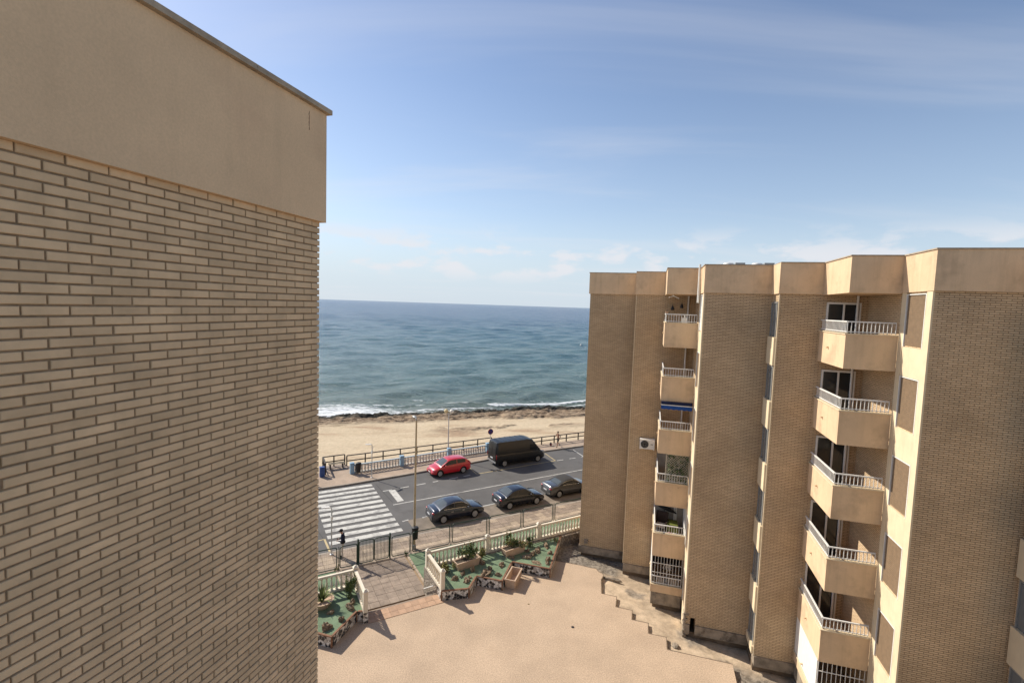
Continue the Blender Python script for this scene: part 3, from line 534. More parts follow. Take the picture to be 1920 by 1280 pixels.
# lawns of artificial turf, path
lawnR = MB().prism([tuple(S(*p)[:2]) for p in ((8.72, 24.05), (70, 24.05), (70, 28.17), (8.72, 28.17))], ZS - 0.2, ZP + 0.015).build('turf_strip', 'turf'); struct(lawnR); lawnR['label'] = 'strip of green artificial turf between the white balustrade and green fence, right of the path'
lawnL = MB().prism([tuple(S(*p)[:2]) for p in ((-80, 24.05), (4.55, 24.05), (4.55, 28.17), (-80, 28.17))], ZS - 0.2, ZP + 0.015).build('turf_strip', 'turf'); struct(lawnL); lawnL['label'] = 'strip of green artificial turf left of the entrance path'
path = MB().box(0, 1, 0, 1, 0, 1); path = MB().prism([tuple(S(*p)[:2]) for p in ((4.55, 23.81), (8.72, 23.81), (8.72, 28.19), (4.55, 28.19))], ZS - 0.3, ZP - 0.035).build('entrance_path', 'mortar'); struct(path); path['label'] = 'paved path from the gate to the terrace steps'
pm = slab_mesh(0.49, 0.49, 'slab')
for i in range(8):
    for j in range(9): link('paving_slab', pm, path, None, S(4.80 + i * 0.5, 24.05 + j * 0.5, ZP + rn.uniform(-0.004, 0.004)), AS)
kbm = MB().cbox(-0.055, 0.055, -0.24, 0.24, -0.05, 0.05, 0.01).mesh('kerb_stone', 'slab_light')
for j in range(9):
    link('kerb_stone', kbm, path, None, S(8.70, 24.1 + j * 0.5, ZP + 0.03), AS); link('kerb_stone', kbm, path, None, S(4.56, 24.1 + j * 0.5, ZP + 0.03), AS)

# ================================================================== dirt and terrace
def dirt_material():
    m = MATS['dirt']; t = m.node_tree; n = t.nodes; l = t.links; b = n['Principled BSDF']; src = b.inputs['Base Color'].links[0].from_socket
    a = n.new('ShaderNodeAttribute'); a.attribute_name = 'grey'; g = n.new('ShaderNodeNewGeometry'); z = n.new('ShaderNodeTexNoise'); z.inputs['Scale'].default_value = 6.0; z.inputs['Detail'].default_value = 8; z.inputs['Roughness'].default_value = 0.7; l.new(g.outputs['Position'], z.inputs['Vector'])
    r = n.new('ShaderNodeValToRGB'); e = r.color_ramp.elements; e[0].position = 0.35; e[0].color = (0.07, 0.058, 0.045, 1); e[1].position = 0.65; e[1].color = (0.34, 0.29, 0.23, 1); l.new(z.outputs['Fac'], r.inputs[0])
    x = n.new('ShaderNodeMix'); x.data_type = 'RGBA'; l.new(a.outputs['Fac'], x.inputs[0]); l.new(src, x.inputs[6]); l.new(r.outputs[0], x.inputs[7]); l.new(x.outputs[2], b.inputs['Base Color']); return m
gx = np.concatenate([np.arange(-40, 0, 4.0), np.arange(0, 20, 0.12), np.arange(20, 120, 5.0)]); gn = np.concatenate([np.arange(-40, 8, 3.0), np.arange(8, 23.86, 0.12)])
GS, GN = np.meshgrid(gx, gn, indexing='xy'); GU = GS * math.cos(R(45)) + GN * math.sin(R(45)); GV = -GS * math.sin(R(45)) + GN * math.cos(R(45))
GZ = -0.13 - 0.17 * sstep(23.4, 26.6, GU - GV) + 0.09 * (fbm(GS * 0.7, GN * 0.7, 81, 5) - 0.5) + 0.06 * (fbm(GS * 3, GN * 3, 83, 3) - 0.5)
GZ = np.where((GS > 4.6) & (GS < 8.65) & (GN > 21.6), -1.6, GZ)
greym = np.clip(sstep(26.3, 26.9, GU + 0.8 * (fbm(GS * 1.5, GN * 1.5, 87, 4) - 0.5)) * sstep(0.6, 1.4, GV) + (1 - sstep(20.8, 21.5, GU + 0.9 * (fbm(GS * 1.4, GN * 1.4, 89, 4) - 0.5))) + 0.8 * sstep(0.60, 0.68, fbm(GS * 0.9, GN * 0.9, 91, 5)), 0, 1)
GZ += greym * 0.10 * (fbm(GS * 4.0, GN * 4.0, 95, 3) - 0.45)
ground = struct(link('ground', grid_mesh('ground', GS * math.cos(AS) - GN * math.sin(AS), GS * math.sin(AS) + GN * math.cos(AS), GZ, [dirt_material()], True, {'grey': greym})))
ground['label'] = 'bare dirt strip along the foot of the building'
tp = [S(-60, 23.84), S(4.75, 23.84), S(4.75, 22.08), S(8.5, 22.08), S(8.5, 23.84), U(28.97, 4.75), U(26.8, 4.75), U(26.8, 3.2), U(26.72, 2.6), U(26.75, 2.3), U(26.45, 2.12), U(26.35, 1.88), U(26.1, 1.82), U(25.7, 1.9), U(24.42, 1.75), U(24.40, 0.98), U(23.52, 0.97), U(23.50, 0.18),
      U(22.76, 0.17), U(22.76, -0.58), U(22.0, -0.59), U(22.0, -1.37), U(21.18, -1.38), U(21.15, -3.97), U(-30, -3.97), U(-30, 60)]
ter = MB().prism([tuple(p[:2]) for p in tp], -0.5, 0.0).build('terrace', 'terrace'); struct(ter); ter['label'] = 'broad terrace of speckled tan exposed aggregate with a stepped edge'
tpe = tp[6:24]
for a, b in zip(tpe[:-1], tpe[1:]):
    d = Vector((b.x - a.x, b.y - a.y)); L = d.length
    if L < 0.02: continue
    d /= L; q = Vector((-d.y, d.x)); A = Vector(a[:2]); B = Vector(b[:2])
    MB().prism([tuple(A + q * 0.004), tuple(B + q * 0.004), tuple(B - q * 0.03), tuple(A - q * 0.03)], -0.11, 0.006).build('edging', 'foundation', ter)
# tile strip at the stair head
ts = MB().box(-0.175, 0.175, -0.18, 0.18, -0.03, 0.0).mesh('tile', 'tile_orange')
for i in range(10):
    for j in range(2): link('tile', ts, ter, None, S(5.03 + i * 0.362, 21.50 + j * 0.372, 0.018 + rn.uniform(-.002, .002)), AS)
st = thing('staircase', 'short flight of steps with orange tiles going down to the path', 'stairs', S(6.62, 22.1, ZP), AS)
for k in range(5):
    z1 = -0.16 * (k + 1)
    MB().box(-1.87, 1.87, k * 0.27, (k + 1) * 0.27 + 0.0, -0.6 - ZP - 0.6, z1 - ZP).build('step', 'tile_orange' if k == 0 else 'slab', st)
drain = thing('floor_drain', 'small round dark drain in the middle of the terrace', 'drain', U(21.3, 2.76, 0.0))
MB().lathe([(0.07, 0.0), (0.07, 0.012), (0.05, 0.016)], 12).build('grate', 'black_plastic', drain)
tag(link('clod', rock_mesh('clod', 9, 0.045, 0.03, 0.03, 1, 0.4, 'leaf_dry'), None, None, U(22.3, 5.1, 0.01)), 'tiny dark clod on the terrace in front of the empty trough', 'debris')
# ================================================================== near (left) building
OL = (0.0, 7.0, 0.0)
lb = thing('apartment_building', 'near apartment wing with tan brick wall and plaster parapet filling the left side', 'building', U(0.0, 7.0, 0.0), AB)
MB().box(-14, 4.375, 3.412, 12, -0.4, 15.40).build('wall_core', 'mortar', lb, off=OL)
MB().box(-14, 4.382, 3.404, 3.43, -0.4, 9.42).box(4.37, 4.388, 3.47, 12, -0.4, 15.40).build('lower_brickwork', 'brickwall', lb, off=OL)
BW, BH, BJ = 0.242, 0.064, 0.013
def brick_me(w):
    return MB().cboxv(w) if False else None
def brick_geo(mb, u0, u1, z0, z1, v0=3.400, v1=3.45, b=0.004):
    o = [(u0, z0), (u1, z0), (u1, z1), (u0, z1)]; i = [(u0 + b, z0 + b), (u1 - b, z0 + b), (u1 - b, z1 - b), (u0 + b, z1 - b)]
    vs = [(p[0], v1, p[1]) for p in o] + [(p[0], v0 + b, p[1]) for p in o] + [(p[0], v0, p[1]) for p in i]
    fs = [(8, 9, 10, 11)] + [(k, (k + 1) % 4, 4 + (k + 1) % 4, 4 + k) for k in range(4)] + [(4 + k, 4 + (k + 1) % 4, 8 + (k + 1) % 4, 8 + k) for k in range(4)]
    mb.add(vs, fs)
bl_ = []
for k in range(93):
    z1 = 15.40 - k * BH; z0 = z1 - (BH - BJ)
    end = 4.395; first = 0.115 if k % 2 == 0 else 0.23; u = end
    L = [first] + [0.23] * 24
    for w in L:
        bl_.append((u - w, u, z0, z1)); u -= w + 0.012
# the 300 bricks that show largest in the photograph are parts of their own
vis = [b for b in bl_ if b[1] > 3.54 and b[2] > 10.55]
vis.sort(key=lambda b: -((b[1] - b[0]) / (b[0] + b[1] + 0.6)))
parts = set(vis[:300]); full = MB(); brick_geo(full, -0.115, 0.115, -0.0255, 0.0255, -0.027, 0.027); full = full.mesh('brick', 'brick')
half = MB(); brick_geo(half, -0.0575, 0.0575, -0.0255, 0.0255, -0.027, 0.027); half = half.mesh('brick', 'brick')
rb = random.Random(5); rest = MB()
for b in bl_:
    j = rb.gauss(0, 0.0012); dv = rb.gauss(0, 0.0015)
    if b in parts:
        o = link('brick', full if b[1] - b[0] > 0.2 else half, lb); o.location = ((b[0] + b[1]) / 2 + j, 3.427 + dv - OL[1], (b[2] + b[3]) / 2); o.rotation_euler = (rb.gauss(0, .004), 0, rb.gauss(0, .006))
    else: brick_geo(rest, b[0] + j, b[1] + j, b[2], b[3], 3.400 + dv, 3.45 + dv)
stuff(rest.build('bricks', 'brick', lb, off=OL))
MB().box(-14.1, 4.435, 3.35, 12.05, 15.40, 16.503).build('parapet', 'plaster_near', lb, off=OL)
rs_ = random.Random(2); mk = MB()
for q in range(9):
    zc = 16.44 - q * 0.02; wq = 0.004 + 0.006 * rs_.random(); mk.box(4.165 + rs_.uniform(-.004, .004), 4.165 + wq, 3.3488, 3.351, zc - 0.021, zc)
mk.build('rust_mark', 'brown_edge', lb, off=OL)
cp = MB()
for k in range(19): cp.box(4.47 - 1.0 * (k + 1) + 0.004, 4.47 - 1.0 * k, 3.305, 3.75, 16.505, 16.552)
cp.box(4.1, 4.468, 3.756, 12.1, 16.505, 16.55); cp.build('coping', 'coping', lb, off=OL)

# ================================================================== far (right) building
OR = (28.0, -4.0, 0.0)
rbld = thing('apartment_building', 'stepped tan brick apartment block with corner balconies across the terrace', 'building', U(28.0, -4.0, 0.0), AB)
TOP, FB = 16.6, 15.42
DU, DV = -5.70, -5.65
ZT = [14.0, 11.4, 8.8, 6.2, 3.62, 1.0]
def part(mb, name, m, parent=rbld, smooth=False, label=None):
    o = mb.build(name, m, parent, smooth, OR, label)
    return o
def railing(parent, zt, u0, v0, v1, ub, hgt=0.42):
    mb = MB(); zb0, zb1 = zt + 0.05, zt + hgt
    ua = u0 + 0.05; va, vb = v0 + 0.06, v1 - 0.05
    mb.box(ua - 0.025, ua + 0.025, va, vb, zb1 - 0.04, zb1); mb.box(ua - 0.015, ua + 0.015, va, vb, zb0, zb0 + 0.025)
    nb = 12
    for k in range(nb + 1):
        v = va + (vb - va) * k / nb; mb.box(ua - 0.01, ua + 0.01, v - 0.01, v + 0.01, zt + 0.02, zb1 - 0.04)
    part(mb, 'railing', 'white_paint', parent)
    mb = MB(); mb.box(ua, ub, vb - 0.02, vb + 0.03, zb1 - 0.038, zb1 + 0.002); mb.box(ua, ub, vb - 0.01, vb + 0.02, zb0 + 0.001, zb0 + 0.026)
    for k in range(1, 22):
        u = ua + (ub - ua) * k / 22; mb.box(u - 0.01, u + 0.01, vb - 0.005, vb + 0.015, zt + 0.02, zb1 - 0.04)
    part(mb, 'railing', 'white_paint', parent)
def module(k):
    du, dv = DU * k, DV * k; pu, pv0, pv1 = 28.3 + du, 0.86 + dv, 3.5 + dv      # wide panel: face at pu, from pv0 to pv1
    qu, qv0, qv1 = 27.05 + du, -2.15 + dv, 0.86 + dv                              # second panel and recess behind balcony
    bu, bv0, bv1 = 24.4 + du, -2.09 + dv, -0.6 + dv
    UB = 46.0
    ZW = 0.43
    # brick walls
    if k == 1:
        part(MB().box(pu, UB, pv0, pv1, 0.75, FB), 'brick_wall', 'brickwall')
        part(MB().box(pu, UB, pv1 - 0.22, pv1, ZW, 0.75), 'brick_wall', 'brickwall'); part(MB().box(pu, UB, pv0, pv1 - 0.43, ZW, 0.75), 'brick_wall', 'brickwall')
    else: part(MB().box(pu, UB, pv0, pv1, ZW, FB), 'brick_wall', 'brickwall')
    part(MB().box(qu, UB, qv0, qv1, ZW, FB), 'brick_wall', 'brickwall')
    # plinth: grey band then set-back foundation
    if k == 1: pl = MB().box(pu - 0.05, pu + 0.5, pv0 - 0.0, pv1 - 0.43, 0.0, ZW - 0.002).box(pu - 0.05, pu + 0.5, pv1 - 0.2, pv1 + 0.03, 0.0, ZW - 0.002)
    else: pl = MB().box(pu - 0.05, pu + 0.5, pv0 + 0.001, pv1 + 0.03, 0.0, ZW - 0.002)
    part(pl, 'plinth', 'concrete_old'); part(MB().box(qu - 0.05, qu + 0.5, qv0, qv1 - 0.002, 0.0, ZW - 0.002), 'plinth', 'concrete_old')
    part(MB().box(pu + 0.14, UB, pv0 + 0.002, pv1 - 0.1, -0.7, 0.0), 'foundation', 'foundation'); part(MB().box(qu + 0.14, UB, qv0, qv1, -0.7, 0.0), 'foundation', 'foundation')
    # parapet bands at roof level
    h = 0.07
    f = part(MB().box(pu - h, UB, pv0 + h, pv1 + h, FB, TOP), 'parapet', 'plaster'); part(MB().box(pu - h - .03, UB, pv0 + h - .0, pv1 + h + .03, TOP + .001, TOP + 0.04), 'coping', 'coping', f)
    f = part(MB().box(qu - h, UB, bv1 + 0.0, qv1 + h, FB - 0.012, TOP - 0.003), 'parapet', 'plaster'); part(MB().box(qu - h - .03, UB, bv1 + 0.0, qv1 + h, TOP - .002, TOP + 0.036), 'coping', 'coping', f)
    f = part(MB().box(bu, UB, bv0 + 0.01, bv1, FB - 0.03, TOP - 0.001), 'parapet', 'plaster', label='roof parapet box over the balcony column'); part(MB().box(bu - .03, UB, bv0 + .01, bv1 + 0.03, TOP + .0, TOP + 0.038), 'coping', 'coping', f)
    # balconies
    for i, zt in enumerate(ZT):
        zb = zt - 1.15 if i < 5 else zt - 0.38
        b = part(MB().box(bu, bu + 0.1, bv0, bv1, zb, zt).box(bu + 0.1, qu, bv1 - 0.1, bv1, zb, zt).box(bu + 0.1, qu, bv0 + 0.001, bv1 - 0.1, zb, zb + 0.16), 'balcony', 'plaster')
        part(MB().box(bu - 0.03, bu + 0.12, bv0, bv1 + 0.03, zt + 0.001, zt + 0.035).box(bu + 0.12, qu, bv1 - 0.12, bv1 + 0.03, zt + 0.001, zt + 0.034), 'balcony_coping', 'plaster_light', b)
        part(MB().tube([(qu - 1.1, bv1 - 0.02, zb + 0.62), (qu - 1.1, bv1 + 0.07, zb + 0.60)], 0.035, 8), 'drain_spout', 'plaster', b)
        railing(b, zt + 0.03, bu, bv0, bv1, qu)
        if k and i < 5:
            dr = part(MB().box(qu - 0.012, qu - 0.002, bv0 + 0.25, bv1 - 0.2, zb + 0.17, zb + 2.2), 'balcony_door', 'glass_dark')
            fm = MB()
            for vv in (bv0 + 0.21, (bv0 + bv1) / 2, bv1 - 0.2): fm.box(qu - 0.05, qu - 0.0005, vv - 0.03, vv + 0.03, zb + 0.165, zb + 2.25)
            fm.box(qu - 0.048, qu - 0.0005, bv0 + 0.18, bv1 - 0.17, zb + 2.2, zb + 2.27); part(fm, 'frame', 'white_paint', dr)
    bs = part(MB().box(bu + 0.04, qu, bv0 + 0.02, bv1 - 0.04, -0.02, 0.61), 'balcony_base', 'concrete_old'); part(MB().box(bu + 0.16, qu, bv0 + 0.02, bv1 - 0.14, -0.7, -0.021), 'foundation', 'foundation')
    # barred ground floor opening
    gb = MB(); g0, g1 = bv0 + 0.05, bv1 - 0.03
    for j in range(11): v = g0 + (g1 - g0) * j / 10; gb.box(bu + 0.04, bu + 0.056, v - 0.009, v + 0.009, 1.05, 2.47)
    for z in (1.62, 2.1): gb.box(bu + 0.035, bu + 0.06, g0, g1, z - 0.012, z + 0.012)
    for j in range(16): u = bu + 0.1 + (qu - bu - 0.1) * j / 16; gb.box(u - 0.009, u + 0.009, g1 - 0.01, g1 + 0.006, 1.05, 2.47)
    part(gb, 'window_grille', 'white_paint')
    part(MB().box(bu + 0.10, qu - 0.02, g1 + 0.008, g1 + 0.03, 1.06, 2.46), 'shutter_panel', 'white_paint')
    # pipe in the recess
    part(MB().tube([(qu - 0.06, -1.78 + dv, 1.2), (qu - 0.06, -1.78 + dv, FB)], 0.045, 8), 'drain_pipe', 'white_paint')
    # windows on the short wall between this balcony column and the next wide panel
    wv = -2.15 + dv; nu = 28.3 + DU * (k + 1)
    part(MB().box(nu + 0.003, nu + 0.32, wv, wv + 0.05, 0.55, FB), 'pilaster', 'plaster_light')
    part(MB().box(nu + 1.5, nu + 1.8, wv, wv + 0.05, 0.55, FB), 'pilaster', 'plaster_light')
    for i in range(6):
        z0 = 13.70 - 2.60 * i; z1 = z0 + 1.66
        sp_ = part(MB().box(nu + 0.325, nu + 1.495, wv, wv + 0.045, z0 - 0.93, z0 - 0.005), 'spandrel', 'plaster_light')
        w = part(MB().box(nu + 0.36, nu + 1.46, wv + 0.002, wv + 0.012, z0 + 0.04, z1 - 0.03), 'window', 'shutter' if i or k else 'white_paint')
        sl_ = MB()
        for q in range(26): z = z0 + 0.06 + q * 0.06; sl_.box(nu + 0.37, nu + 1.45, wv + 0.0125, wv + 0.02, z, z + 0.048)
        part(sl_, 'shutter', 'shutter' if i or k else 'white_paint', w)
        part(MB().box(nu + 0.325, nu + 0.359, wv + 0.001, wv + 0.055, z0 + 0.0, z1).box(nu + 1.461, nu + 1.495, wv + 0.001, wv + 0.055, z0, z1).box(nu + 0.36, nu + 1.46, wv + 0.001, wv + 0.055, z1 - 0.029, z1), 'frame', 'white_paint', w)
    # windows on the short wall beside the wide panel
    sv = 0.86 + dv
    for i in range(7 if k else 0):
        zt = 0.77 + 2.58 * i
        if zt < FB: part(MB().box(qu + 0.06, pu - 0.06, sv, sv + 0.10, max(zt - 1.12, 0.45), min(zt, FB - .01)), 'spandrel', 'plaster_light')
        z0, z1 = zt + 0.02, min(zt + 1.42, FB - 0.05)
        if z1 - z0 > 0.4:
            w = part(MB().box(qu + 0.18, pu - 0.18, sv + 0.002, sv + 0.02, z0, z1), 'window', 'glass_bldg')
            part(MB().box(qu + 0.13, qu + 0.179, sv + .001, sv + 0.05, z0, z1).box(pu - 0.179, pu - 0.13, sv + .001, sv + 0.05, z0, z1).box(qu + 0.18, pu - 0.18, sv + .001, sv + 0.05, z1 - 0.05, z1 - 0.001).box(qu + 0.60, qu + 0.65, sv + .0205, sv + 0.05, z0, z1 - 0.051), 'frame', 'grey_metal', w)
    part(MB().box(qu + 0.001, qu + 0.06, sv, sv + 0.03, 0.45, FB), 'corner_strip', 'plaster_light')
for k in range(3): module(k)
part(MB().box(8, 46, -2.15 + DV * 2 - 6.0, -2.15 + DV * 2 - 0.001, 0.43, FB), 'brick_wall', 'brickwall')
part(MB().box(8.1, 46, -2.15 + DV * 2 - 6.0, -2.15 + DV * 2 - 0.001, -0.7, 0.43), 'foundation', 'foundation'); part(MB().box(7.95, 46, -2.15 + DV * 2 - 6.0, -2.15 + DV * 2 - 0.001, FB, TOP), 'parapet', 'plaster')
part(MB().tube([(23.9, -1.98, 15.0), (23.9, -1.98, 16.75)], 0.05, 8), 'drain_pipe', 'white_paint')
# grey and pale back walls of two balconies (paint of those recesses)
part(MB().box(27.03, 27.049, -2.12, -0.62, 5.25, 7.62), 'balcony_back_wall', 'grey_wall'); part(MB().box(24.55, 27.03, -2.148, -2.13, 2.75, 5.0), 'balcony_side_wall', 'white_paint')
part(MB().box(27.03, 27.049, -2.12, -0.62, 2.75, 5.0), 'balcony_back_wall', 'grey_wall'); part(MB().box(27.03, 27.049, -2.12, -0.62, 0.8, 2.45), 'balcony_back_wall', 'room_shade')  # dark sheet behind the bars: interior shade put into its colour
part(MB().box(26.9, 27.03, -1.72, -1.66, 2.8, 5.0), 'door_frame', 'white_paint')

def onU(u, v, z): return U(u, v, z)
# air conditioner on the second panel
ac = thing('air_conditioner', 'white air conditioner unit on brackets beside the third balcony', 'air conditioner', U(26.8, -0.09, 7.14), AB)
MB().box(-0.12, 0.2, -0.39, 0.39, 0.0, 0.52).build('casing', 'white_paint', ac)
MB().lathe([(0.21, 0), (0.21, 0.012), (0.0, 0.014)], 20, axis='y').build('tmp', 'black_plastic', ac); _t = ac.children[-1]; _t.name = 'fan_grille'; _t.rotation_euler = (0, 0, R(90)); _t.location = (-0.121, 0.13, 0.26)
mb = MB()
for r in (0.08, 0.14, 0.2):
    mb.tube([(-0.14, 0.13 + r * math.cos(a), 0.26 + r * math.sin(a)) for a in np.linspace(0, 2 * math.pi, 17)], 0.006, 4)
mb.build('grille_rings', 'grey_metal', ac)
MB().box(-0.124, -0.12, -0.30, -0.18, 0.24, 0.30).build('badge', 'grey_metal', ac); MB().box(-0.1, 0.25, 0.34, 0.37, -0.05, 0).box(-0.1, 0.25, -0.37, -0.34, -0.05, 0).build('bracket', 'white_paint', ac)
# blue awning under the second balcony
aw = thing('awning', 'rolled blue awning with scalloped valance under the second balcony', 'awning', U(24.4, -1.35, 9.8), AB)
MB().box(-0.16, -0.02, -0.70, 0.72, 0.30, 0.44).build('cassette', 'awning_dark', aw); MB().box(-0.19, -0.15, -0.71, 0.73, 0.262, 0.298).build('front_bar', 'white_paint', aw)
va = MB(); nseg = 48
for i in range(nseg):
    a, b = -0.70 + 1.42 * i / nseg, -0.70 + 1.42 * (i + 1) / nseg; za = 0.10 - 0.03 * abs(math.sin((a + .7) * math.pi / 0.2367)); zb_ = 0.10 - 0.03 * abs(math.sin((b + .7) * math.pi / 0.2367))
    va.add([(-0.18, a, za), (-0.18, b, zb_), (-0.17, b, 0.262), (-0.17, a, 0.262), (-0.172, a, za), (-0.172, b, zb_), (-0.162, b, 0.262), (-0.162, a, 0.262)], [(0, 1, 2, 3), (7, 6, 5, 4), (0, 4, 5, 1)])
va.build('valance', 'awning_blue', aw)
# lattice with climbing plant on the fourth balcony
la = thing('trellis', 'cream lattice screen overgrown with a climbing plant on the fourth balcony', 'trellis', U(24.47, -1.55, 6.05), AB)
mb = MB(); W0, W1, H0, H1 = -0.50, 0.52, 0.0, 1.56
for sgn in (1, -1):
    for q in np.arange(-1.7, 1.8, 0.12):
        pts = []
        a0 = Vector((q, H0)); 
        # diagonal line v = q + sgn*(z-H0), clip to the rectangle
        zs = [z for z in (H0, H1)]; vs_ = [q + sgn * (z - H0) for z in zs]
        (va0, za0), (vb0, zb0) = (vs_[0], H0), (vs_[1], H1)
        def clip(v, z):
            if v < W0: z = z + (W0 - v) * sgn; v = W0
            if v > W1: z = z + (W1 - v) * sgn; v = W1
            return v, z
        p, r_ = clip(va0, za0), clip(vb0, zb0)
        if H0 - 1e-6 <= p[1] <= H1 + 1e-6 and H0 - 1e-6 <= r_[1] <= H1 + 1e-6 and abs(p[1] - r_[1]) > 0.05:
            mb.tube([(0.004 * sgn, p[0], p[1]), (0.004 * sgn, r_[0], r_[1])], 0.012, 4)
mb.build('lattice', 'cream_lattice', la)
MB().box(-0.02, 0.02, W0 - 0.03, W0, 0, 1.56).box(-0.02, 0.02, W1, W1 + 0.03, 0, 1.56).box(-0.02, 0.02, W0, W1, 1.561, 1.59).build('lattice_frame', 'cream_lattice', la)
def leaves(mb, n, fn, size, rr, mi=0):
    for _ in range(n):
        p = Vector(fn(rr)); s = size * rr.uniform(0.6, 1.3); d = Vector((rr.gauss(0, 1), rr.gauss(0, 1), rr.gauss(0, 0.8) + 0.3)).normalized(); e = d.orthogonal().normalized(); e.rotate(Matrix.Rotation(rr.uniform(0, 6.28), 3, d)); f = d.cross(e)
        mb.add([p - e * s, p + f * s * 0.42 + d * s * .1, p + e * s, p - f * s * 0.42 + d * s * .1], [(0, 1, 2, 3)], mi)
    return mb
rl = random.Random(4)
stuff(leaves(MB(), 1300, lambda r: (r.gauss(0.06, 0.05), r.uniform(-0.5, 0.45) * 1, max(0.0, min(1.52, r.gauss(0.8, 0.5)))), 0.07, rl).build('foliage', 'leaf_dark', la))
# fifth balcony: chair, table, parasol, odds and ends
ch = thing('chair', 'dark wicker armchair with white cushion on the fifth balcony', 'chair', U(26.35, -0.98, 2.70), AB - 0.3)
for (x, y) in ((-.25, -.25), (.25, -.25), (-.25, .25), (.25, .25)): MB().box(x - .02, x + .02, y - .02, y + .02, 0, 0.42).build('leg', 'dark_wicker', ch)
MB().box(-.3, .3, -.3, .3, 0.42, 0.5).build('seat', 'dark_wicker', ch); MB().cbox(-.27, .25, -.25, .25, 0.5, 0.58, 0.03).build('cushion', 'white_paint', ch)
MB().add([(.24, -.3, .5), (.3, -.3, .5), (.3, .3, .5), (.24, .3, .5), (.34, -.3, 1.15), (.4, -.3, 1.15), (.4, .3, 1.15), (.34, .3, 1.15)], [(3, 2, 1, 0), (4, 5, 6, 7), (0, 1, 5, 4), (1, 2, 6, 5), (2, 3, 7, 6), (3, 0, 4, 7)]).build('backrest', 'dark_wicker', ch)
for y in (-.31, .31): MB().box(-.28, .3, y - .03, y + .03, 0.68, 0.73).box(-.28, -.24, y - .03, y + .03, 0.42, 0.68).build('armrest', 'dark_wicker', ch)
tb = thing('table', 'small table under an olive green cloth on the fifth balcony', 'table', U(26.45, -1.6, 2.72), AB)
MB().cbox(-.35, .35, -.25, .25, 0.66, 0.7, 0.01).build('tabletop', 'olive_cloth', tb); MB().box(-.36, -.345, -.26, .26, 0.1, 0.672).box(.345, .36, -.26, .26, 0.1, 0.672).box(-.345, .345, .251, .26, 0.1, 0.672).box(-.345, .345, -.26, -.251, 0.1, .672).build('tablecloth', 'olive_cloth', tb)
for (x, y) in ((-.3, -.2), (.3, -.2), (-.3, .2), (.3, .2)): MB().box(x - .02, x + .02, y - .02, y + .02, 0, 0.66).build('leg', 'dark_wicker', tb)
pa = thing('parasol', 'closed black parasol leaning across the fifth balcony', 'parasol', U(26.8, -1.15, 2.7), AB)
MB().tube([(0, 0.35, 0.0), (0, -0.05, 1.25)], 0.018, 6).build('pole', 'black_plastic', pa); MB().tube([(0, 0.30, 1.36), (-.02, 0.0, 1.33), (-.02, -.3, 1.24), (0, -.65, 1.08)], [0.02, 0.1, 0.11, 0.02], 8).build('canopy', 'black_cloth', pa)
bx_ = thing('laundry_heap', 'heap of red and pale cloths behind the fifth balcony railing', 'laundry', U(24.75, -1.35, 3.3), AB)
link('cloth', rock_mesh('cloth', 5, 0.12, 0.42, 0.3, 2, 0.4, 'red_cloth'), bx_); _o = link('cloth', rock_mesh('cloth', 8, 0.1, 0.25, 0.3, 2, 0.5, 'beige_cloth'), bx_, None, (0, -0.35, 0.02)); MB().box(-.2, .2, -.55, .45, -.47, -.02).build('crate', 'dark_wicker', bx_)
# ornament behind the ground floor bars
orn = thing('ornamental_tree', 'white ornamental tree behind the bars of the lowest balcony', 'ornament', U(25.0, -1.4, 0.78), AB)
MB().tube([(0, 0, 0), (0.01, 0.01, 0.55), (0, 0, 0.8)], 0.022, 6).build('stem', 'white_paint', orn)
oc = MB()
for k in range(46):
    a = rl.uniform(0, 6.28); t = rl.uniform(0.2, 1); oc.tube([(0, 0, 0.85), (0.14 * t * math.cos(a), 0.14 * t * math.sin(a), 1.02), (0.26 * t * math.cos(a), 0.26 * t * math.sin(a), 0.98 - 0.16 * t)], 0.012, 4)
oc.build('crown', 'white_paint', orn); MB().lathe([(0.1, 0), (0.14, 0.2), (0.13, 0.2)], 10).build('pot', 'white_paint', orn)
# things hanging under the roof box of the top balcony
cl_ = thing('clothes_airer', 'white folding clothes airer hung under the parapet over the top balcony', 'airer', U(24.7, -0.88, 15.2), AB); cl_.scale = (0.7, 0.7, 0.7)
ca = MB()
for q in (-.05, .08): ca.tube([(q, 0.2, 0.06), (q, -0.1, 0.14), (q, -0.45, -0.02)], 0.018, 5)
ca.tube([(-.1, 0.22, 0.05), (.15, 0.22, 0.05)], 0.03, 6).tube([(-.1, -0.42, 0.0), (.15, -0.42, 0.0)], 0.02, 6).box(-.12, .15, -.1, .0, 0.13, 0.2); ca.build('frame', 'white_paint', cl_)
for (v, z, lab) in ((-1.0, 14.72, 'dark hanging bracket lamp on the top balcony wall, left one'), (-1.45, 14.84, 'dark hanging bracket lamp on the top balcony wall, right one')):
    l_ = thing('wall_lamp', lab, 'lamp', U(27.0, v, z), AB, 'dark lamps on the top balcony'); MB().lathe([(0.05, -0.1), (0.09, -0.08), (0.06, 0.08), (0.02, 0.12)], 8, (-0.16, 0, 0)).build('shade', 'black_plastic', l_); MB().tube([(-0.16, 0, 0.1), (-0.16, 0, 0.2), (0.03, 0, 0.2)], 0.012, 5).build('arm', 'black_plastic', l_)
dc = thing('drying_rack', 'white folded drying rack behind the top balcony railing', 'drying rack', U(24.7, -1.5, 12.97), AB)
MB().tube([(0, -.25, 0), (0, 0, 1.42)], 0.014, 5).tube([(0.05, .25, 0), (0.05, 0, 1.42)], 0.014, 5).tube([(0, -.15, .6), (0.05, .15, .6)], 0.01, 5).tube([(0, -.2, .3), (0.05, .2, .3)], 0.01, 5).box(-.02, .06, -.12, .12, .95, 1.3).build('frame', 'white_paint', dc)
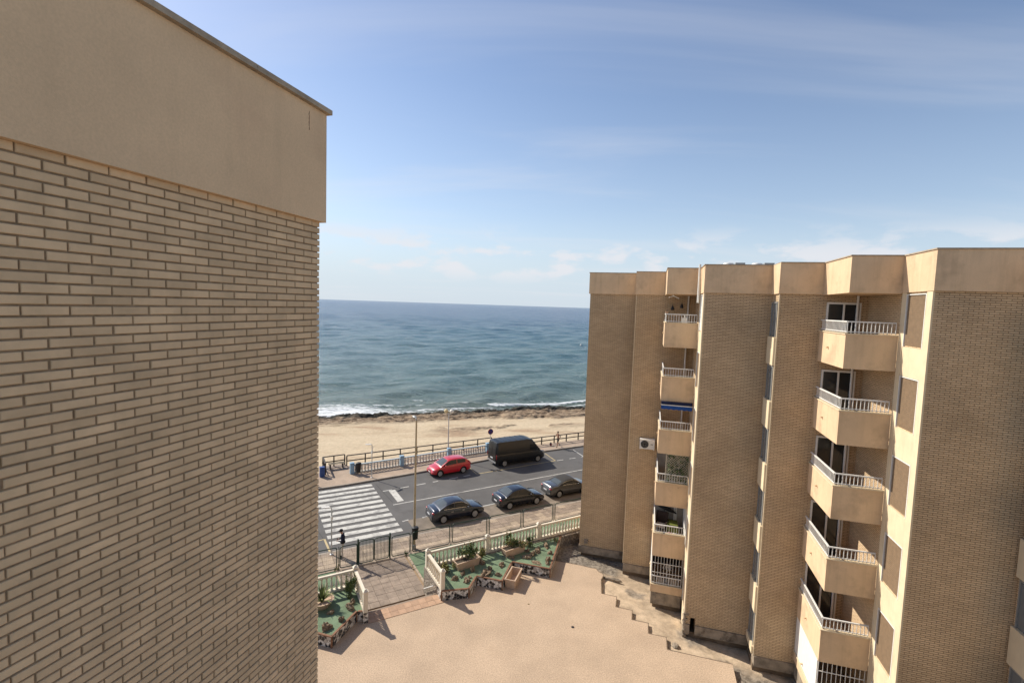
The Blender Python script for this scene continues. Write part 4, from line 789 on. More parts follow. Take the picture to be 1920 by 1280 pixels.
fp = thing('flowerpot', 'small orange flowerpot on the corner of the top balcony coping', 'flowerpot', U(24.5, -0.66, 14.45), AB); MB().lathe([(0.06, 0), (0.08, 0.12), (0.07, 0.12)], 10).build('pot', 'tile_orange', fp)
for (u, v, lab) in ((30.5, -4.05, 'low white roof vent on the far block, left one'), (30.5, -5.55, 'low white roof vent on the far block at the photo edge')):
    t_ = thing('roof_vent', lab, 'vent', U(u, v, 16.64), AB, 'white roof vents'); MB().lathe([(0.3, 0), (0.3, 0.7), (0.26, 0.78), (0.05, 0.82)], 14).build('cowl', 'white_paint', t_, 40); MB().box(-.2, .3, -.85, -.35, 0, 0.80).build('hood', 'grey_metal', t_)
mt = thing('meter_box', 'small grey box on the brick near the foot of the far wall corner', 'box', U(28.27, 3.1, 0.62), AB); MB().box(-0.1, 0.03, -.12, .12, 0, .22).build('case', 'concrete_old', mt)
# rubble along the wall foot
rk = random.Random(9)
rub = [((26.5, 2.25), 'cracked concrete slab leaning at the first step of the terrace edge', (0.3, 0.14, 0.07)), ((26.15, 1.35), 'long pale kerb stone lying beside the wide brick panel foot', (0.12, 0.8, 0.08)), ((20.95, -2.0), 'broken concrete slab tilted by the corner pillar foot', (0.35, 0.5, 0.08)), ((21.7, -1.75), 'pale plaster lump at the foot of the eroded corner', (0.3, 0.22, 0.1)), ((20.6, -2.9), 'grey rubble slab beside the terrace edge near the plinth', (0.4, 0.55, 0.07)), ((19.9, -4.3), 'flat grey rubble sheet at the far end of the terrace edge', (0.5, 0.5, 0.06))]
for k, ((u, v), lab, sz) in enumerate(rub):
    tag(link('rubble_block', rock_mesh('rubble_block', 20 + k, sz[0] * 0.8, sz[1] * .7, sz[2] * 1.6, 2, 0.35, 'concrete_old'), None, None, U(u, v, -0.16), AB + rk.uniform(-.3, .3)), lab, 'rubble', 'rubble along the wall foot')
er = MB()
for z in np.arange(-0.35, 0.9, 0.075): er.box(22.58 + rk.uniform(-.05, .02), 22.95, -2.15 - rk.uniform(.02, .16), -2.10 + rk.uniform(0, .05), z, z + 0.07)
part(er, 'eroded_corner', 'concrete_old')
# ================================================================== planters on the terrace
def edging(poly, parent, z, w=0.07, h=0.045, m='brown_edge', skip=()):
    k = len(poly); A = sum(poly[i][0] * poly[(i + 1) % k][1] - poly[(i + 1) % k][0] * poly[i][1] for i in range(k)); sg = 1 if A > 0 else -1
    for i in range(k):
        if i in skip: continue
        a, b = Vector(poly[i][:2]), Vector(poly[(i + 1) % k][:2]); d = (b - a).normalized(); q = Vector((-d.y, d.x)) * sg
        p = [a - q * 0.02 - d * 0.015, b - q * 0.02 - d * 0.055, b + q * w - d * 0.055, a + q * w - d * 0.015]
        MB().prism([tuple(x) for x in p], z, z + h).build('edging', m, parent)
        MB().prism([tuple(x) for x in (a - q * .022 - d * .03, a - q * .022 + d * .035, a + q * .03 + d * .035, a + q * .03 - d * .03)], 0.001, z + 0.001).build('corner_post', m, parent)
PR = [S(8.42, 23.70), S(8.42, 21.50), U(21.8, 8.05), U(22.97, 8.08), U(22.97, 6.68), U(24.94, 6.72), U(24.94, 4.58), U(28.9, 4.72), S(16.8, 23.72)]
PRl = [tuple(p[:2]) for p in PR]
plr = thing('planter_bed', 'raised zigzag planter bed with black and white mosaic walls, right of the stairs', 'planter'); plr.location = S(12, 22.6, 0)
def local(poly, root): return [(p[0] - root.location.x, p[1] - root.location.y) for p in poly]
L_ = local(PRl, plr)
MB().prism(L_, 0.0, 0.47).build('planter_wall', 'mosaic', plr)
def shrink(poly, d):
    k = len(poly); A = sum(poly[i][0] * poly[(i + 1) % k][1] - poly[(i + 1) % k][0] * poly[i][1] for i in range(k)); sg = 1 if A > 0 else -1; out = []
    for i in range(k):
        a, b, c = Vector(poly[i - 1]), Vector(poly[i]), Vector(poly[(i + 1) % k]); d1 = (b - a).normalized(); d2 = (c - b).normalized(); n1 = Vector((-d1.y, d1.x)) * sg; n2 = Vector((-d2.y, d2.x)) * sg
        m_ = (n1 + n2).normalized(); out.append(tuple(b + m_ * d / max(0.3, m_.dot(n1))))
    return out
MB().prism(shrink(L_, 0.03), 0.46, 0.492).build('turf', 'turf', plr); edging(L_, plr, 0.471, skip=(0, 8))
PL = [S(4.83, 23.70), S(4.83, 21.50), U(18.45, 12.22), U(16.65, 12.22), U(16.65, 14.5), S(-2, 22.0), S(-2, 23.70)]
pll = thing('planter_bed', 'raised mosaic walled planter bed beside the near brick wall, left of the stairs', 'planter'); pll.location = S(3.4, 22.6, 0)
LL = local([tuple(p[:2]) for p in PL], pll); MB().prism(LL, 0.0, 0.47).build('planter_wall', 'mosaic', pll); MB().prism(shrink(LL, 0.03), 0.46, 0.492).build('turf', 'turf', pll); edging(LL, pll, 0.471, skip=(0, 6))
# retaining walls under the balustrades
rw = thing('retaining_wall', 'rubble stone retaining wall under the white balustrade, right of the stairs', 'wall', S(8.5, 23.8, ZS), AS)
MB().box(-0.11, 60, -0.07, 0.27, -0.2, 1.5).box(-0.11, 0.0, -1.72, -0.071, -0.2, 1.5).build('wall', 'rubble', rw)
MB().tube([(-0.22, -1.5, 1.42), (-0.22, -0.1, 0.50)], 0.025, 8).build('handrail', 'white_paint', rw)
rw2 = thing('retaining_wall', 'rubble stone retaining wall under the white balustrade, left of the stairs', 'wall', S(4.75, 23.8, ZS), AS)
MB().box(-60, 0.09, -0.07, 0.27, -0.2, 1.5).box(0.0, 0.09, -1.72, -0.071, -0.2, 1.5).build('wall', 'rubble', rw2)

# ================================================================== white balustrades
BP = [(0.07, 0.0), (0.07, 0.05), (0.045, 0.07), (0.068, 0.14), (0.075, 0.20), (0.062, 0.30), (0.038, 0.42), (0.034, 0.50), (0.05, 0.53), (0.036, 0.56), (0.05, 0.60), (0.06, 0.61), (0.06, 0.66)]
bal_me = MB().lathe(BP, 8).mesh('baluster', 'white_baluster', 50)
def post_me(w=0.2, h=0.92):
    mb = MB().box(-w / 2, w / 2, -w / 2, w / 2, -0.02, h); mb.box(-w / 2 - .025, w / 2 + .025, -w / 2 - .025, w / 2 + .025, h + .001, h + 0.045)
    mb.add([(-w / 2 - .01, -w / 2 - .01, h + .046), (w / 2 + .01, -w / 2 - .01, h + .046), (w / 2 + .01, w / 2 + .01, h + .046), (-w / 2 - .01, w / 2 + .01, h + .046), (-.03, -.03, h + .14), (.03, -.03, h + .14), (.03, .03, h + .14), (-.03, .03, h + .14)], [(0, 1, 5, 4), (1, 2, 6, 5), (2, 3, 7, 6), (3, 0, 4, 7), (4, 5, 6, 7)]); return mb
pst = post_me().mesh('post', 'white_baluster')
def balustrade(label, runs, posts, base=0.5):
    r0 = Vector(posts[0]); root = thing('balustrade', label, 'balustrade', S(r0.x, r0.y, base), AS, 'white terrace balustrades')
    for p in posts: link('post', pst, root, None, (p[0] - r0.x, p[1] - r0.y, 0), 0)
    for (a, b, nb) in runs:
        A = Vector(a) - r0; B = Vector(b) - r0; d = (B - A).normalized(); q = Vector((-d.y, d.x)); A2 = A + d * 0.10; B2 = B - d * 0.10
        rl_ = MB(); rl_.prism([tuple(A2 - q * .075), tuple(B2 - q * .075), tuple(B2 + q * .075), tuple(A2 + q * .075)], 0.76, 0.83); rl_.prism([tuple(A2 - q * .06), tuple(B2 - q * .06), tuple(B2 + q * .06), tuple(A2 + q * .06)], 0.831, 0.86); rl_.build('handrail', 'white_baluster', root)
        MB().prism([tuple(A2 - q * .09), tuple(B2 - q * .09), tuple(B2 + q * .09), tuple(A2 + q * .09)], -0.03, 0.10).build('base_rail', 'white_baluster', root)
        for k in range(nb):
            p = A2 + (B2 - A2) * ((k + 0.5) / nb); link('baluster', bal_me, root, None, (p.x, p.y, 0.10), math.atan2(d.y, d.x))
balustrade('white balustrade with pointed posts around the right planter, above the turf', [((8.5, 23.82), (12.1, 23.95), 15), ((12.1, 23.95), (15.6, 24.05), 15), ((15.6, 24.05), (19.2, 24.1), 15), ((8.5, 23.82), (8.5, 21.62), 9)], [(8.5, 23.82), (12.1, 23.95), (15.6, 24.05), (19.2, 24.1), (8.5, 21.62)])
balustrade('white balustrade with pointed posts around the left planter, near the brick wall', [((4.75, 23.78), (1.15, 23.70), 15), ((1.15, 23.7), (-2.4, 23.65), 15), ((4.75, 23.78), (4.75, 21.52), 9)], [(4.75, 23.78), (1.15, 23.70), (-2.4, 23.65), (4.75, 21.52)])
for (s, n, lab) in ((8.5, 21.62, 'mosaic pier under the near post of the right balustrade'), (4.75, 21.52, 'mosaic pier under the near post of the left balustrade')):
    o = thing('pier', lab, 'pier', S(s, n, 0), AS, 'mosaic piers'); MB().box(-.115, .115, -.115, .112, 0.0, 0.478).build('block', 'mosaic', o)

# ================================================================== troughs, plants, rocks
def trough(label, loc, rot, L=1.25, W=0.5, H=0.42, m='terracotta', soil=True):
    t = thing('plant_trough', label, 'trough', loc, rot, 'pale plant troughs'); mb = MB(); o = [(-L / 2, -W / 2), (L / 2, -W / 2), (L / 2, W / 2), (-L / 2, W / 2)]; sc = 0.86
    vs = [(x * sc, y * sc, 0) for x, y in o] + [(x, y, H) for x, y in o] + [(x - math.copysign(.05, x), y - math.copysign(.05, y), H) for x, y in o] + [(x * .92 - math.copysign(.05, x), y * .9 - math.copysign(.05, y), 0.12) for x, y in o]
    fs = [(3, 2, 1, 0), (12, 13, 14, 15)] + [(a + k, a + (k + 1) % 4, b + (k + 1) % 4, b + k) for a, b in ((0, 4), (4, 8), (8, 12)) for k in range(4)]
    mb.add(vs, fs); mb.build('trough_body', m, t)
    MB().prism([(-L / 2 - .02, -W / 2 - .02), (L / 2 + .02, -W / 2 - .02), (L / 2 + .02, -W / 2 + .02), (-L / 2 - .02, -W / 2 + .02)], H - .07, H + .004).prism([(-L / 2 - .02, W / 2 - .02), (L / 2 + .02, W / 2 - .02), (L / 2 + .02, W / 2 + .02), (-L / 2 - .02, W / 2 + .02)], H - .07, H + .004).build('rim', m, t)
    if soil: MB().box(-L / 2 + .06, L / 2 - .06, -W / 2 + .06, W / 2 - .06, 0.13, H - 0.06).build('soil', 'soil', t)
    return t
trough('empty pale trough standing on the terrace against the mosaic wall', U(23.85, 6.33, 0.0), AB - 0.02, 1.32, 0.56, 0.5, soil=False)
trough('pale trough with a leafy shrub behind the near end of the planter', S(10.45, 23.08, 0.49), AS + 0.12, 1.45, 0.5)
trough('pale trough with leafy plants in the middle of the right planter', S(13.4, 23.2, 0.49), AS + 0.14, 1.45, 0.5)
def bush(label, loc, r, n, mats, seed, size=0.07, stems=9, flowers=None):
    rr = random.Random(seed); t = thing('shrub', label, 'shrub', loc, 0.0); mb = MB()
    clumps = [(rr.gauss(0, r[0] * .5), rr.gauss(0, r[1] * .5), abs(rr.gauss(r[2] * .55, r[2] * .28)) + 0.06) for _ in range(max(6, n // 40))]
    def f(rr_):
        c = clumps[rr_.randrange(len(clumps))]; return (rr_.gauss(c[0], r[0] * .17), rr_.gauss(c[1], r[1] * .17), max(0.02, rr_.gauss(c[2], r[2] * .16)))
    for i, m in enumerate(mats): leaves(mb, n // len(mats), f, size, rr, i)
    stuff(mb.build('foliage', list(mats), t)); sm = MB()
    for c in clumps[:stems]: sm.tube([(c[0] * .2, c[1] * .2, -0.02), (c[0] * .6, c[1] * .6, c[2] * .6), c], [0.016, 0.011, 0.006], 5)
    sm.build('stems', 'wood_bench', t); return t
bush('leafy green shrub growing in the near trough of the right planter', S(10.55, 23.12, 0.86), (0.6, 0.22, 0.62), 700, ('leaf', 'leaf_dark'), 1)
bush('sprawling dry shrub beside the white corner post of the right planter', S(9.25, 22.95, 0.49), (0.32, 0.3, 0.55), 480, ('leaf', 'leaf_dry'), 2)
bush('tall thin shoot with yellowing leaves by the balustrade behind the near trough', S(11.35, 23.35, 0.49), (0.25, 0.16, 0.75), 260, ('leaf', 'leaf_dry'), 3)
bush('low plants filling the middle trough of the right planter', S(13.4, 23.22, 0.86), (0.6, 0.2, 0.36), 520, ('leaf', 'leaf_dark', 'leaf_dry'), 4)
bush('slender green shrub behind the middle trough, against the balustrade', S(13.25, 23.55, 0.49), (0.18, 0.1, 1.0), 240, ('leaf', 'leaf_dark'), 5)
bush('green clump between the middle trough and the right end of the balustrade', S(14.65, 23.45, 0.49), (0.3, 0.15, 0.45), 240, ('leaf', 'leaf_dark'), 6)
bush('dark leafy shrub in the corner of the left planter under the balustrade', S(4.38, 23.1, 0.49), (0.25, 0.3, 0.75), 620, ('leaf', 'leaf_dark'), 7)
bush('reddish low plant at the far end of the right planter near the building', S(16.2, 23.25, 0.49), (0.35, 0.12, 0.18), 160, ('leaf_dry', 'leaf_dark'), 8, 0.05)
# small weeds by the path
bush('tuft of weeds at the foot of the fence post right of the gate', S(8.62, 28.1, ZP), (0.12, 0.1, 0.2), 90, ('leaf_dark',), 21, 0.04, 4)
bush('brown weeds at the foot of the fence post left of the gate', S(4.62, 28.05, ZP), (0.14, 0.1, 0.22), 90, ('leaf_dry', 'leaf_dark'), 22, 0.04, 4)
# agave in a bowl on the left planter
bw = thing('plant_bowl', 'wide pale bowl on the left planter beside the brick wall', 'bowl', S(3.05, 22.75, 0.49)); MB().lathe([(0.3, 0), (0.5, 0.3), (0.55, 0.36), (0.49, 0.36), (0.42, 0.26), (0.02, 0.24)], 20).build('bowl', 'terracotta', bw, 40)
ag = thing('spiky_plant', 'green spiky agave growing in the wide pale bowl', 'plant', S(3.05, 22.75, 0.75)); lf = MB(); ra = random.Random(12)
for k in range(48):
    a = ra.uniform(0, 6.28); e = ra.uniform(0.35, 1.35); Ln = ra.uniform(0.55, 0.95); d = Vector((math.cos(a) * math.cos(e), math.sin(a) * math.cos(e), math.sin(e))); sd = Vector((-math.sin(a), math.cos(a), 0)) * 0.032; p0 = Vector((0, 0, 0.0)); p1 = d * Ln * .55 + Vector((0, 0, .02)); p2 = d * Ln + Vector((0, 0, -0.22 * Ln * math.cos(e)))
    lf.add([p0 - sd, p0 + sd, p1 + sd, p1 - sd, p2], [(0, 1, 2, 3), (3, 2, 4)], 0)
lf.build('leaves', 'leaf', ag); MB().lathe([(0.07, -.1), (0.05, 0.12)], 8).build('stem', 'leaf_dark', ag)
rocks = [(9.39, 22.13, .17, .13, .15, 'pale brown rock nearest the white post of the right planter'), (9.85, 21.75, .18, .15, .17, 'dark rounded rock at the near corner of the right planter'), (10.16, 21.98, .10, .08, .09, 'small rock on the brown edge beside the dark rounded one'), (10.53, 22.48, .1, .09, .24, 'upright pointed rock near the middle of the first zigzag'), (9.95, 22.47, .18, .12, .11, 'low rock at the foot of the dry shrub'),
         (11.33, 22.96, .17, .13, .16, 'brown rock in the middle of the turf between the two troughs'), (11.35, 23.32, .1, .08, .16, 'small upright rock under the balustrade between the troughs'), (11.05, 21.95, .30, .2, .18, 'largest rough rock heap of the right planter'), (11.42, 22.2, .12, .1, .24, 'pointed rock behind the largest rough heap'), (11.57, 21.53, .15, .1, .14, 'dark rock near the edge left of the empty trough'),
         (12.18, 22.3, .22, .12, .16, 'pale flat rock behind the empty trough'), (13.06, 22.75, .16, .13, .15, 'dark rock just right of the empty trough'), (13.82, 22.43, .26, .16, .16, 'wide brown rock left in the row near the right zigzag'), (14.32, 22.55, .24, .15, .17, 'wide pale rock at the middle of the row near the right zigzag'), (14.72, 22.70, .18, .14, .18, 'brown rock at the right end of the row near the right zigzag'), (14.23, 23.0, .15, .1, .12, 'low rock in front of the middle trough corner'),
         (14.95, 22.98, .16, .1, .09, 'small flat rock behind the row near the right zigzag'), (15.52, 23.0, .24, .14, .18, 'rough rock at the far right of the planter under the balustrade'), (15.28, 22.26, .14, .11, .14, 'rock close to the right end wall of the planter'), (14.81, 21.72, .18, .13, .18, 'rock beside the brown corner of the last zigzag, upper one'), (14.55, 21.42, .14, .12, .16, 'rock on the brown corner of the last zigzag, lower one'),
         (14.05, 21.75, .26, .14, .05, 'ring of small stones with dry grass near the last zigzag'), (3.02, 21.08, .20, .17, .25, 'large dark rock at the front corner of the left planter'), (3.68, 21.33, .13, .1, .2, 'dark rock on the brown edge of the left planter'), (4.16, 22.0, .2, .14, .22, 'double brown rock below the shrub of the left planter'), (3.36, 22.05, .16, .12, .14, 'rock in the shade of the bowl on the left planter'), (4.36, 22.42, .12, .1, .16, 'small rock beside the shrub of the left planter')]
for k, (s, n, a, b, c, lab) in enumerate(rocks): tag(link('planter_rock', rock_mesh('planter_rock', k * 1.7 + 1, a, b, c, 3, 0.75), None, None, S(s, n, 0.50), AS + k), lab, 'rock', 'rocks set on the planter turf')

# ================================================================== green fence and gate
NF = 28.22
fn = thing('fence', 'green metal fence with rounded panels along the pavement', 'fence', S(4.70, NF, ZP), AS)
def rrect(x0, x1, z0, z1, r, y=0.0):
    pts = []
    for cx, cz, a0 in ((x1 - r, z1 - r, 0), (x0 + r, z1 - r, 90), (x0 + r, z0 + r, 180), (x1 - r, z0 + r, 270)):
        for q in (0, 30, 60, 90): a = R(a0 + q); pts.append((cx + r * math.cos(a), y, cz + r * math.sin(a)))
    return pts + [pts[0]]
pms = {}
def panel(x0, x1, root):
    w = round(x1 - x0, 3)
    if w not in pms:
        f = MB().tube(rrect(0, w, 0.10, 1.36, 0.12), 0.03, 6, cap=False).mesh('panel', 'green_metal', True); m_ = MB()
        for x in np.arange(0.12, w - 0.05, 0.10): m_.box(x - .0016, x + .0016, -.0016, .0016, 0.11, 1.35)
        for z in np.arange(0.25, 1.3, 0.2): m_.box(0.01, w - .01, -.0016, .0016, z - .0016, z + .0016)
        pms[w] = (f, m_.mesh('wire_mesh', 'green_metal'))
    o = link('panel', pms[w][0], root, None, (x0, 0, 0)); link('wire_mesh', pms[w][1], o)
fpost = MB().tube([(0, 0, -0.02), (0, 0, 1.40)], 0.02, 8).lathe([(0.06, -.02), (0.06, 0.02), (0.03, 0.03)], 8).mesh('fence_post', 'green_metal')
P0 = 4.70; ps = [-7.9, -5.4, -2.9, -0.4, 2.1, 4.70, None, 8.97, 11.62, 14.27, 16.92, 19.57, 22.2, 24.85, 27.5]
for a, b in zip(ps[:-1], ps[1:]):
    if a is None or b is None: continue
    panel(a + 0.11 - P0, b - 0.11 - P0, fn)
panel(4.77 - P0, 5.72 - P0, fn); panel(7.78 - P0, 8.90 - P0, fn)
for p in ps:
    if p is not None: link('fence_post', fpost, fn, None, (p - P0, 0, 0))
gt = thing('gate', 'green double gate of vertical bars in the fence', 'gate', S(6.71, NF, ZP), AS)
for x in (-0.93, 0.95): MB().box(x - .04, x + .04, -.04, .04, -.02, 1.58).box(x - .045, x + .045, -.045, .045, 1.581, 1.60).build('gate_post', 'green_metal', gt)
for x0, x1 in ((-0.86, -0.03), (0.03, 0.88)):
    lf_ = MB().tube(rrect(x0, x1, 0.10, 1.46, 0.10), 0.028, 6, cap=False).build('leaf_frame', 'green_metal', gt, True)
    for x in np.linspace(x0 + 0.09, x1 - 0.09, 9): MB().box(x - .011, x + .011, -.011, .011, 0.11, 1.45).build('bar', 'green_metal', lf_)
MB().box(-.03, .03, -.06, .06, 0.75, 0.92).build('lock', 'green_metal', gt)
MB().box(-1.0, 1.0, -.12, .12, -0.03, 0.045).build('threshold', 'slab_light', gt)

# ================================================================== lamps, sign, bins
def crossing_lamp(label, s, n, z, ang=0.0):
    t = thing('crossing_lamp', label, 'street lamp', S(s, n, z), AS + ang, 'slim crossing lamps'); MB().tube([(0, 0, 0), (0, 0, 2.9)], [0.045, 0.035], 8).build('pole', 'galv', t); MB().lathe([(0.1, 0), (0.1, 0.03), (0.05, 0.05)], 10).build('base_plate', 'galv', t)
    MB().tube([(0, 0, 2.85), (-.05, 0, 2.98), (-.2, .0, 3.02)], 0.03, 6).build('arm', 'galv', t); MB().add([(-.12, -.11, 2.98), (-.62, -.09, 3.08), (-.62, .09, 3.08), (-.12, .11, 2.98), (-.12, -.11, 3.05), (-.62, -.07, 3.12), (-.62, .07, 3.12), (-.12, .11, 3.05)], [(3, 2, 1, 0), (4, 5, 6, 7), (0, 1, 5, 4), (1, 2, 6, 5), (2, 3, 7, 6), (3, 0, 4, 7)]).build('lamp_head', 'white_paint', t)
    MB().box(-.06, .05, -.07, .07, 2.2, 2.42).build('control_box', 'white_paint', t); MB().tube([(0, 0, 2.55), (0.22, 0, 2.78)], 0.012, 5).build('bracket', 'galv', t)
crossing_lamp('slim white crossing lamp on the promenade pavement by the zebra crossing', 9.78, 42.31, ZS + 0.12, 0.3); crossing_lamp('slim white crossing lamp on the near pavement beside the man in a cap', 4.60, 30.20, ZP, 0.25)
tp_ = thing('lamp_post', 'tall beige steel lamp post rising beside the green fence', 'lamp post', S(9.34, 28.75, ZP), AS); MB().tube([(0, 0, 0), (0, 0, 1.7), (0, 0, 8.25)], [0.085, 0.075, 0.05], 12).build('pole', 'beige_metal', tp_, 40); MB().lathe([(0.13, 0), (0.13, 0.25), (0.09, 0.3)], 12).build('base', 'grey_metal', tp_)
MB().tube([(0, 0, 8.2), (0, 0.05, 8.34), (0, 0.2, 8.38)], 0.04, 8).build('arm', 'grey_metal', tp_); MB().ell((0, 0.4, 8.38), (0.13, 0.3, 0.07)).build('lamp_head', 'grey_metal', tp_, True)
def bin_(label, loc, rot, sc=1.0, side=-0.2):
    t = thing('litter_bin', label, 'bin', loc, rot, 'black pole bins'); MB().lathe([(0.17 * sc, 0), (0.21 * sc, 0.62 * sc), (0.22 * sc, 0.64 * sc), (0.22 * sc, 0.68 * sc), (0.19 * sc, 0.68 * sc), (0.15 * sc, 0.08)], 14).build('bucket', 'black_plastic', t, 40)
    MB().lathe([(0.2 * sc, 0.70 * sc), (0.2 * sc, 0.73 * sc), (0.12 * sc, 0.76 * sc)], 14).build('lid', 'black_plastic', t); MB().box(-.02, .02, .18 * sc, .30 * sc, 0.3 * sc, 0.36 * sc).build('bracket', 'black_plastic', t)
bin_('black litter bin strapped to the tall beige lamp post', S(9.30, 28.47, ZP + 0.80), AS, 1.0)
bin_('black litter bin on the promenade beside the first blue post', S(8.92, 43.72, ZS + 0.30), AS, 1.15)

# promenade balustrade
pb0 = (8.42, 44.05)
pbr = thing('balustrade', 'pale blue promenade balustrade with white balusters and blue posts', 'balustrade', S(*pb0, ZS + 0.12), AS)
pst2 = MB().cbox(-.17, .17, -.17, .17, -0.02, 0.92, 0.03).cbox(-.2, .2, -.2, .2, 0.921, 1.0, 0.03).mesh('post', 'blue_paint')
bp2 = MB().lathe([(0.075, 0), (0.075, 0.04), (0.05, 0.07), (0.085, 0.17), (0.06, 0.34), (0.04, 0.46), (0.06, 0.50), (0.07, 0.52), (0.07, 0.56)], 6).mesh('baluster', 'white_promenade', 50)
bpos = [(8.42, 44.05), (13.05, 44.35), (18.04, 44.85), (22.45, 45.05), (27.2, 45.1)]
for p in bpos: link('post', pst2, pbr, None, (p[0] - pb0[0], p[1] - pb0[1], 0))
for a, b in zip(bpos[:-1], bpos[1:]):
    A = Vector(a) - Vector(pb0); B = Vector(b) - Vector(pb0); d = (B - A).normalized(); q = Vector((-d.y, d.x)); A2 = A + d * .17; B2 = B - d * .17
    MB().prism([tuple(A2 - q * .09), tuple(B2 - q * .09), tuple(B2 + q * .09), tuple(A2 + q * .09)], 0.70, 0.80).build('handrail', 'pale_blue', pbr); MB().prism([tuple(A2 - q * .10), tuple(B2 - q * .10), tuple(B2 + q * .10), tuple(A2 + q * .10)], -.02, 0.12).build('base_rail', 'white_promenade', pbr)
    nb = 15
    for k in range(nb): p = A2 + (B2 - A2) * ((k + .5) / nb); link('baluster', bp2, pbr, None, (p.x, p.y, 0.13))
gl = thing('globe_lamp', 'pale lamp post with two globes on the promenade behind the red car', 'street lamp', S(18.04, 45.15, ZS + 0.1), AS); MB().tube([(0, 0, 0), (0, 0, 4.45)], [0.06, 0.045], 10).build('pole', 'galv', gl, 40); MB().tube([(-.24, 0.1, 4.52), (-.12, .05, 4.45), (0, 0, 4.40), (.12, -.05, 4.42), (.24, -.1, 4.48)], 0.025, 6).build('arm', 'galv', gl)
MB().ell((-.26, .1, 4.74), (.21, .21, .21), 14, 10).build('globe', 'globe_yellow', gl, True); MB().ell((.26, -.1, 4.70), (.21, .21, .21), 14, 10).build('globe', 'globe', gl, True)
sg = thing('road_sign', 'round blue no parking sign with red rim on a pole by the van', 'sign', S(22.55, 44.7, ZS + 0.12), AS); MB().tube([(0, 0, 0), (0, 0, 2.6)], 0.03, 8).build('pole', 'galv', sg)
_s = MB().lathe([(0.30, 0), (0.30, 0.02)], 28, axis='y').build('rim', 'sign_red', sg); _s.location = (0, -.05, 2.28)
_s = MB().lathe([(0.245, 0), (0.245, 0.006)], 28, axis='y').build('face', 'sign_blue', sg); _s.location = (0, -.058, 2.28)
MB().box(-.25, .25, -.066, -.0585, -.024, .024).build('slash', 'sign_red', sg); sg.children[-1].location = (0, 0, 2.28); sg.children[-1].rotation_euler = (0, R(45), 0)
_b = sg.children[-1]
# wooden rails, deck, bench
def wood_rail(label, pts, z, h=0.95, step=1.7):
    r0 = pts[0]; t = thing('wooden_railing', label, 'railing', S(r0[0], r0[1], z), AS, 'dark wooden railings'); pm_ = MB().box(-.05, .05, -.05, .05, -0.6, h).mesh('rail_post', 'wood_dark')
    for a, b in zip(pts[:-1], pts[1:]):
        A = Vector(a) - Vector(r0); B = Vector(b) - Vector(r0); d = (B - A).normalized(); q = Vector((-d.y, d.x)); L = (B - A).length; k = max(1, round(L / step))
        for i in range(k + 1): p = A + (B - A) * (i / k); link('rail_post', pm_, t, None, (p.x, p.y, 0))
        MB().prism([tuple(A - q * .07), tuple(B - q * .07), tuple(B + q * .07), tuple(A + q * .07)], h + .001, h + .07).build('handrail', 'wood_dark', t)
        MB().prism([tuple(A + q * .052), tuple(B + q * .052), tuple(B + q * .09), tuple(A + q * .09)], h * .42, h * .42 + .1).build('mid_rail', 'wood_dark', t)
wood_rail('dark wooden railing along the promenade where the jogger passes', [(27.6, 45.2), (70, 45.2)], ZS + 0.12, 0.82)
wood_rail('dark wooden railing beyond the blue balustrade, by the beach', [(8.45, 46.75), (24.0, 47.2)], ZS - 0.02, 0.95, 1.75)
wood_rail('dark wooden railing around the little deck with the bench', [(6.25, 44.6), (6.3, 46.6), (8.25, 46.7)], ZS + 0.14, 0.95, 1.1)
dk = thing('wooden_deck', 'small weathered wooden deck at the edge of the beach', 'deck', S(7.3, 45.9, ZS + 0.1), AS); plm = MB().box(-1.05, 1.05, -.065, .065, -.04, 0.0).mesh('plank', 'wood_deck')
for k in range(12): link('plank', plm, dk, None, (0, -.5 + k * .14, 0.035))
MB().box(-1.0, 1.0, -.6, 1.15, -.6, -.01).build('deck_base', 'wood_dark', dk)
walk = MB().prism([tuple(S(*p)[:2]) for p in ((8.4, 45.36), (24.5, 45.36), (24.5, 47.3), (8.4, 46.9))], ZS - 1.2, ZS - 0.05).build('beach_walkway', 'pavement'); struct(walk); walk['label'] = 'pale walkway strip behind the blue balustrade'
bn = thing('bench', 'low wooden bench on the little deck', 'bench', S(7.4, 46.0, ZS + 0.14), AS); MB().box(-.7, .7, -.2, -.02, .44, .49).box(-.7, .7, .02, .2, .44, .49).build('seat', 'wood_bench', bn)
for x in (-.55, .55): MB().box(x - .05, x + .05, -.18, .18, 0, .44).build('leg', 'wood_dark', bn)
bb = thing('recycling_box', 'blue box standing at the deck corner beside the brick wall', 'box', S(5.93, 44.3, ZS + 0.12), AS); MB().cbox(-.2, .2, -.2, .2, 0, .8, .03).build('body', 'blue_bin', bb); MB().cbox(-.22, .22, -.22, .22, .801, .87, .03).build('lid', 'blue_bin', bb)
sc_ = thing('scooter', 'dark scooter on the promenade half hidden by the brick wall', 'scooter', S(4.55, 42.35, ZS + 0.12), AS + 0.6)
for x in (-.55, .55): MB().lathe([(0.1, -.05), (0.23, -.05), (0.25, 0), (0.23, .05), (0.1, .05)], 14, (x, 0, .25), 'y').build('wheel', 'rubber', sc_, 40)
MB().tube([(-.6, 0, .45), (-.3, 0, .6), (0, 0, .42), (.25, 0, .38), (.42, 0, .7), (.48, 0, .95)], [.1, .16, .1, .1, .12, .06], 8).build('body', 'black_plastic', sc_, True); MB().ell((-.3, 0, .72), (.36, .14, .08)).build('saddle', 'black_plastic', sc_, True); MB().tube([(.45, -.32, 1.0), (.47, 0, .97), (.45, .32, 1.0)], .02, 6).build('handlebar', 'black_plastic', sc_)
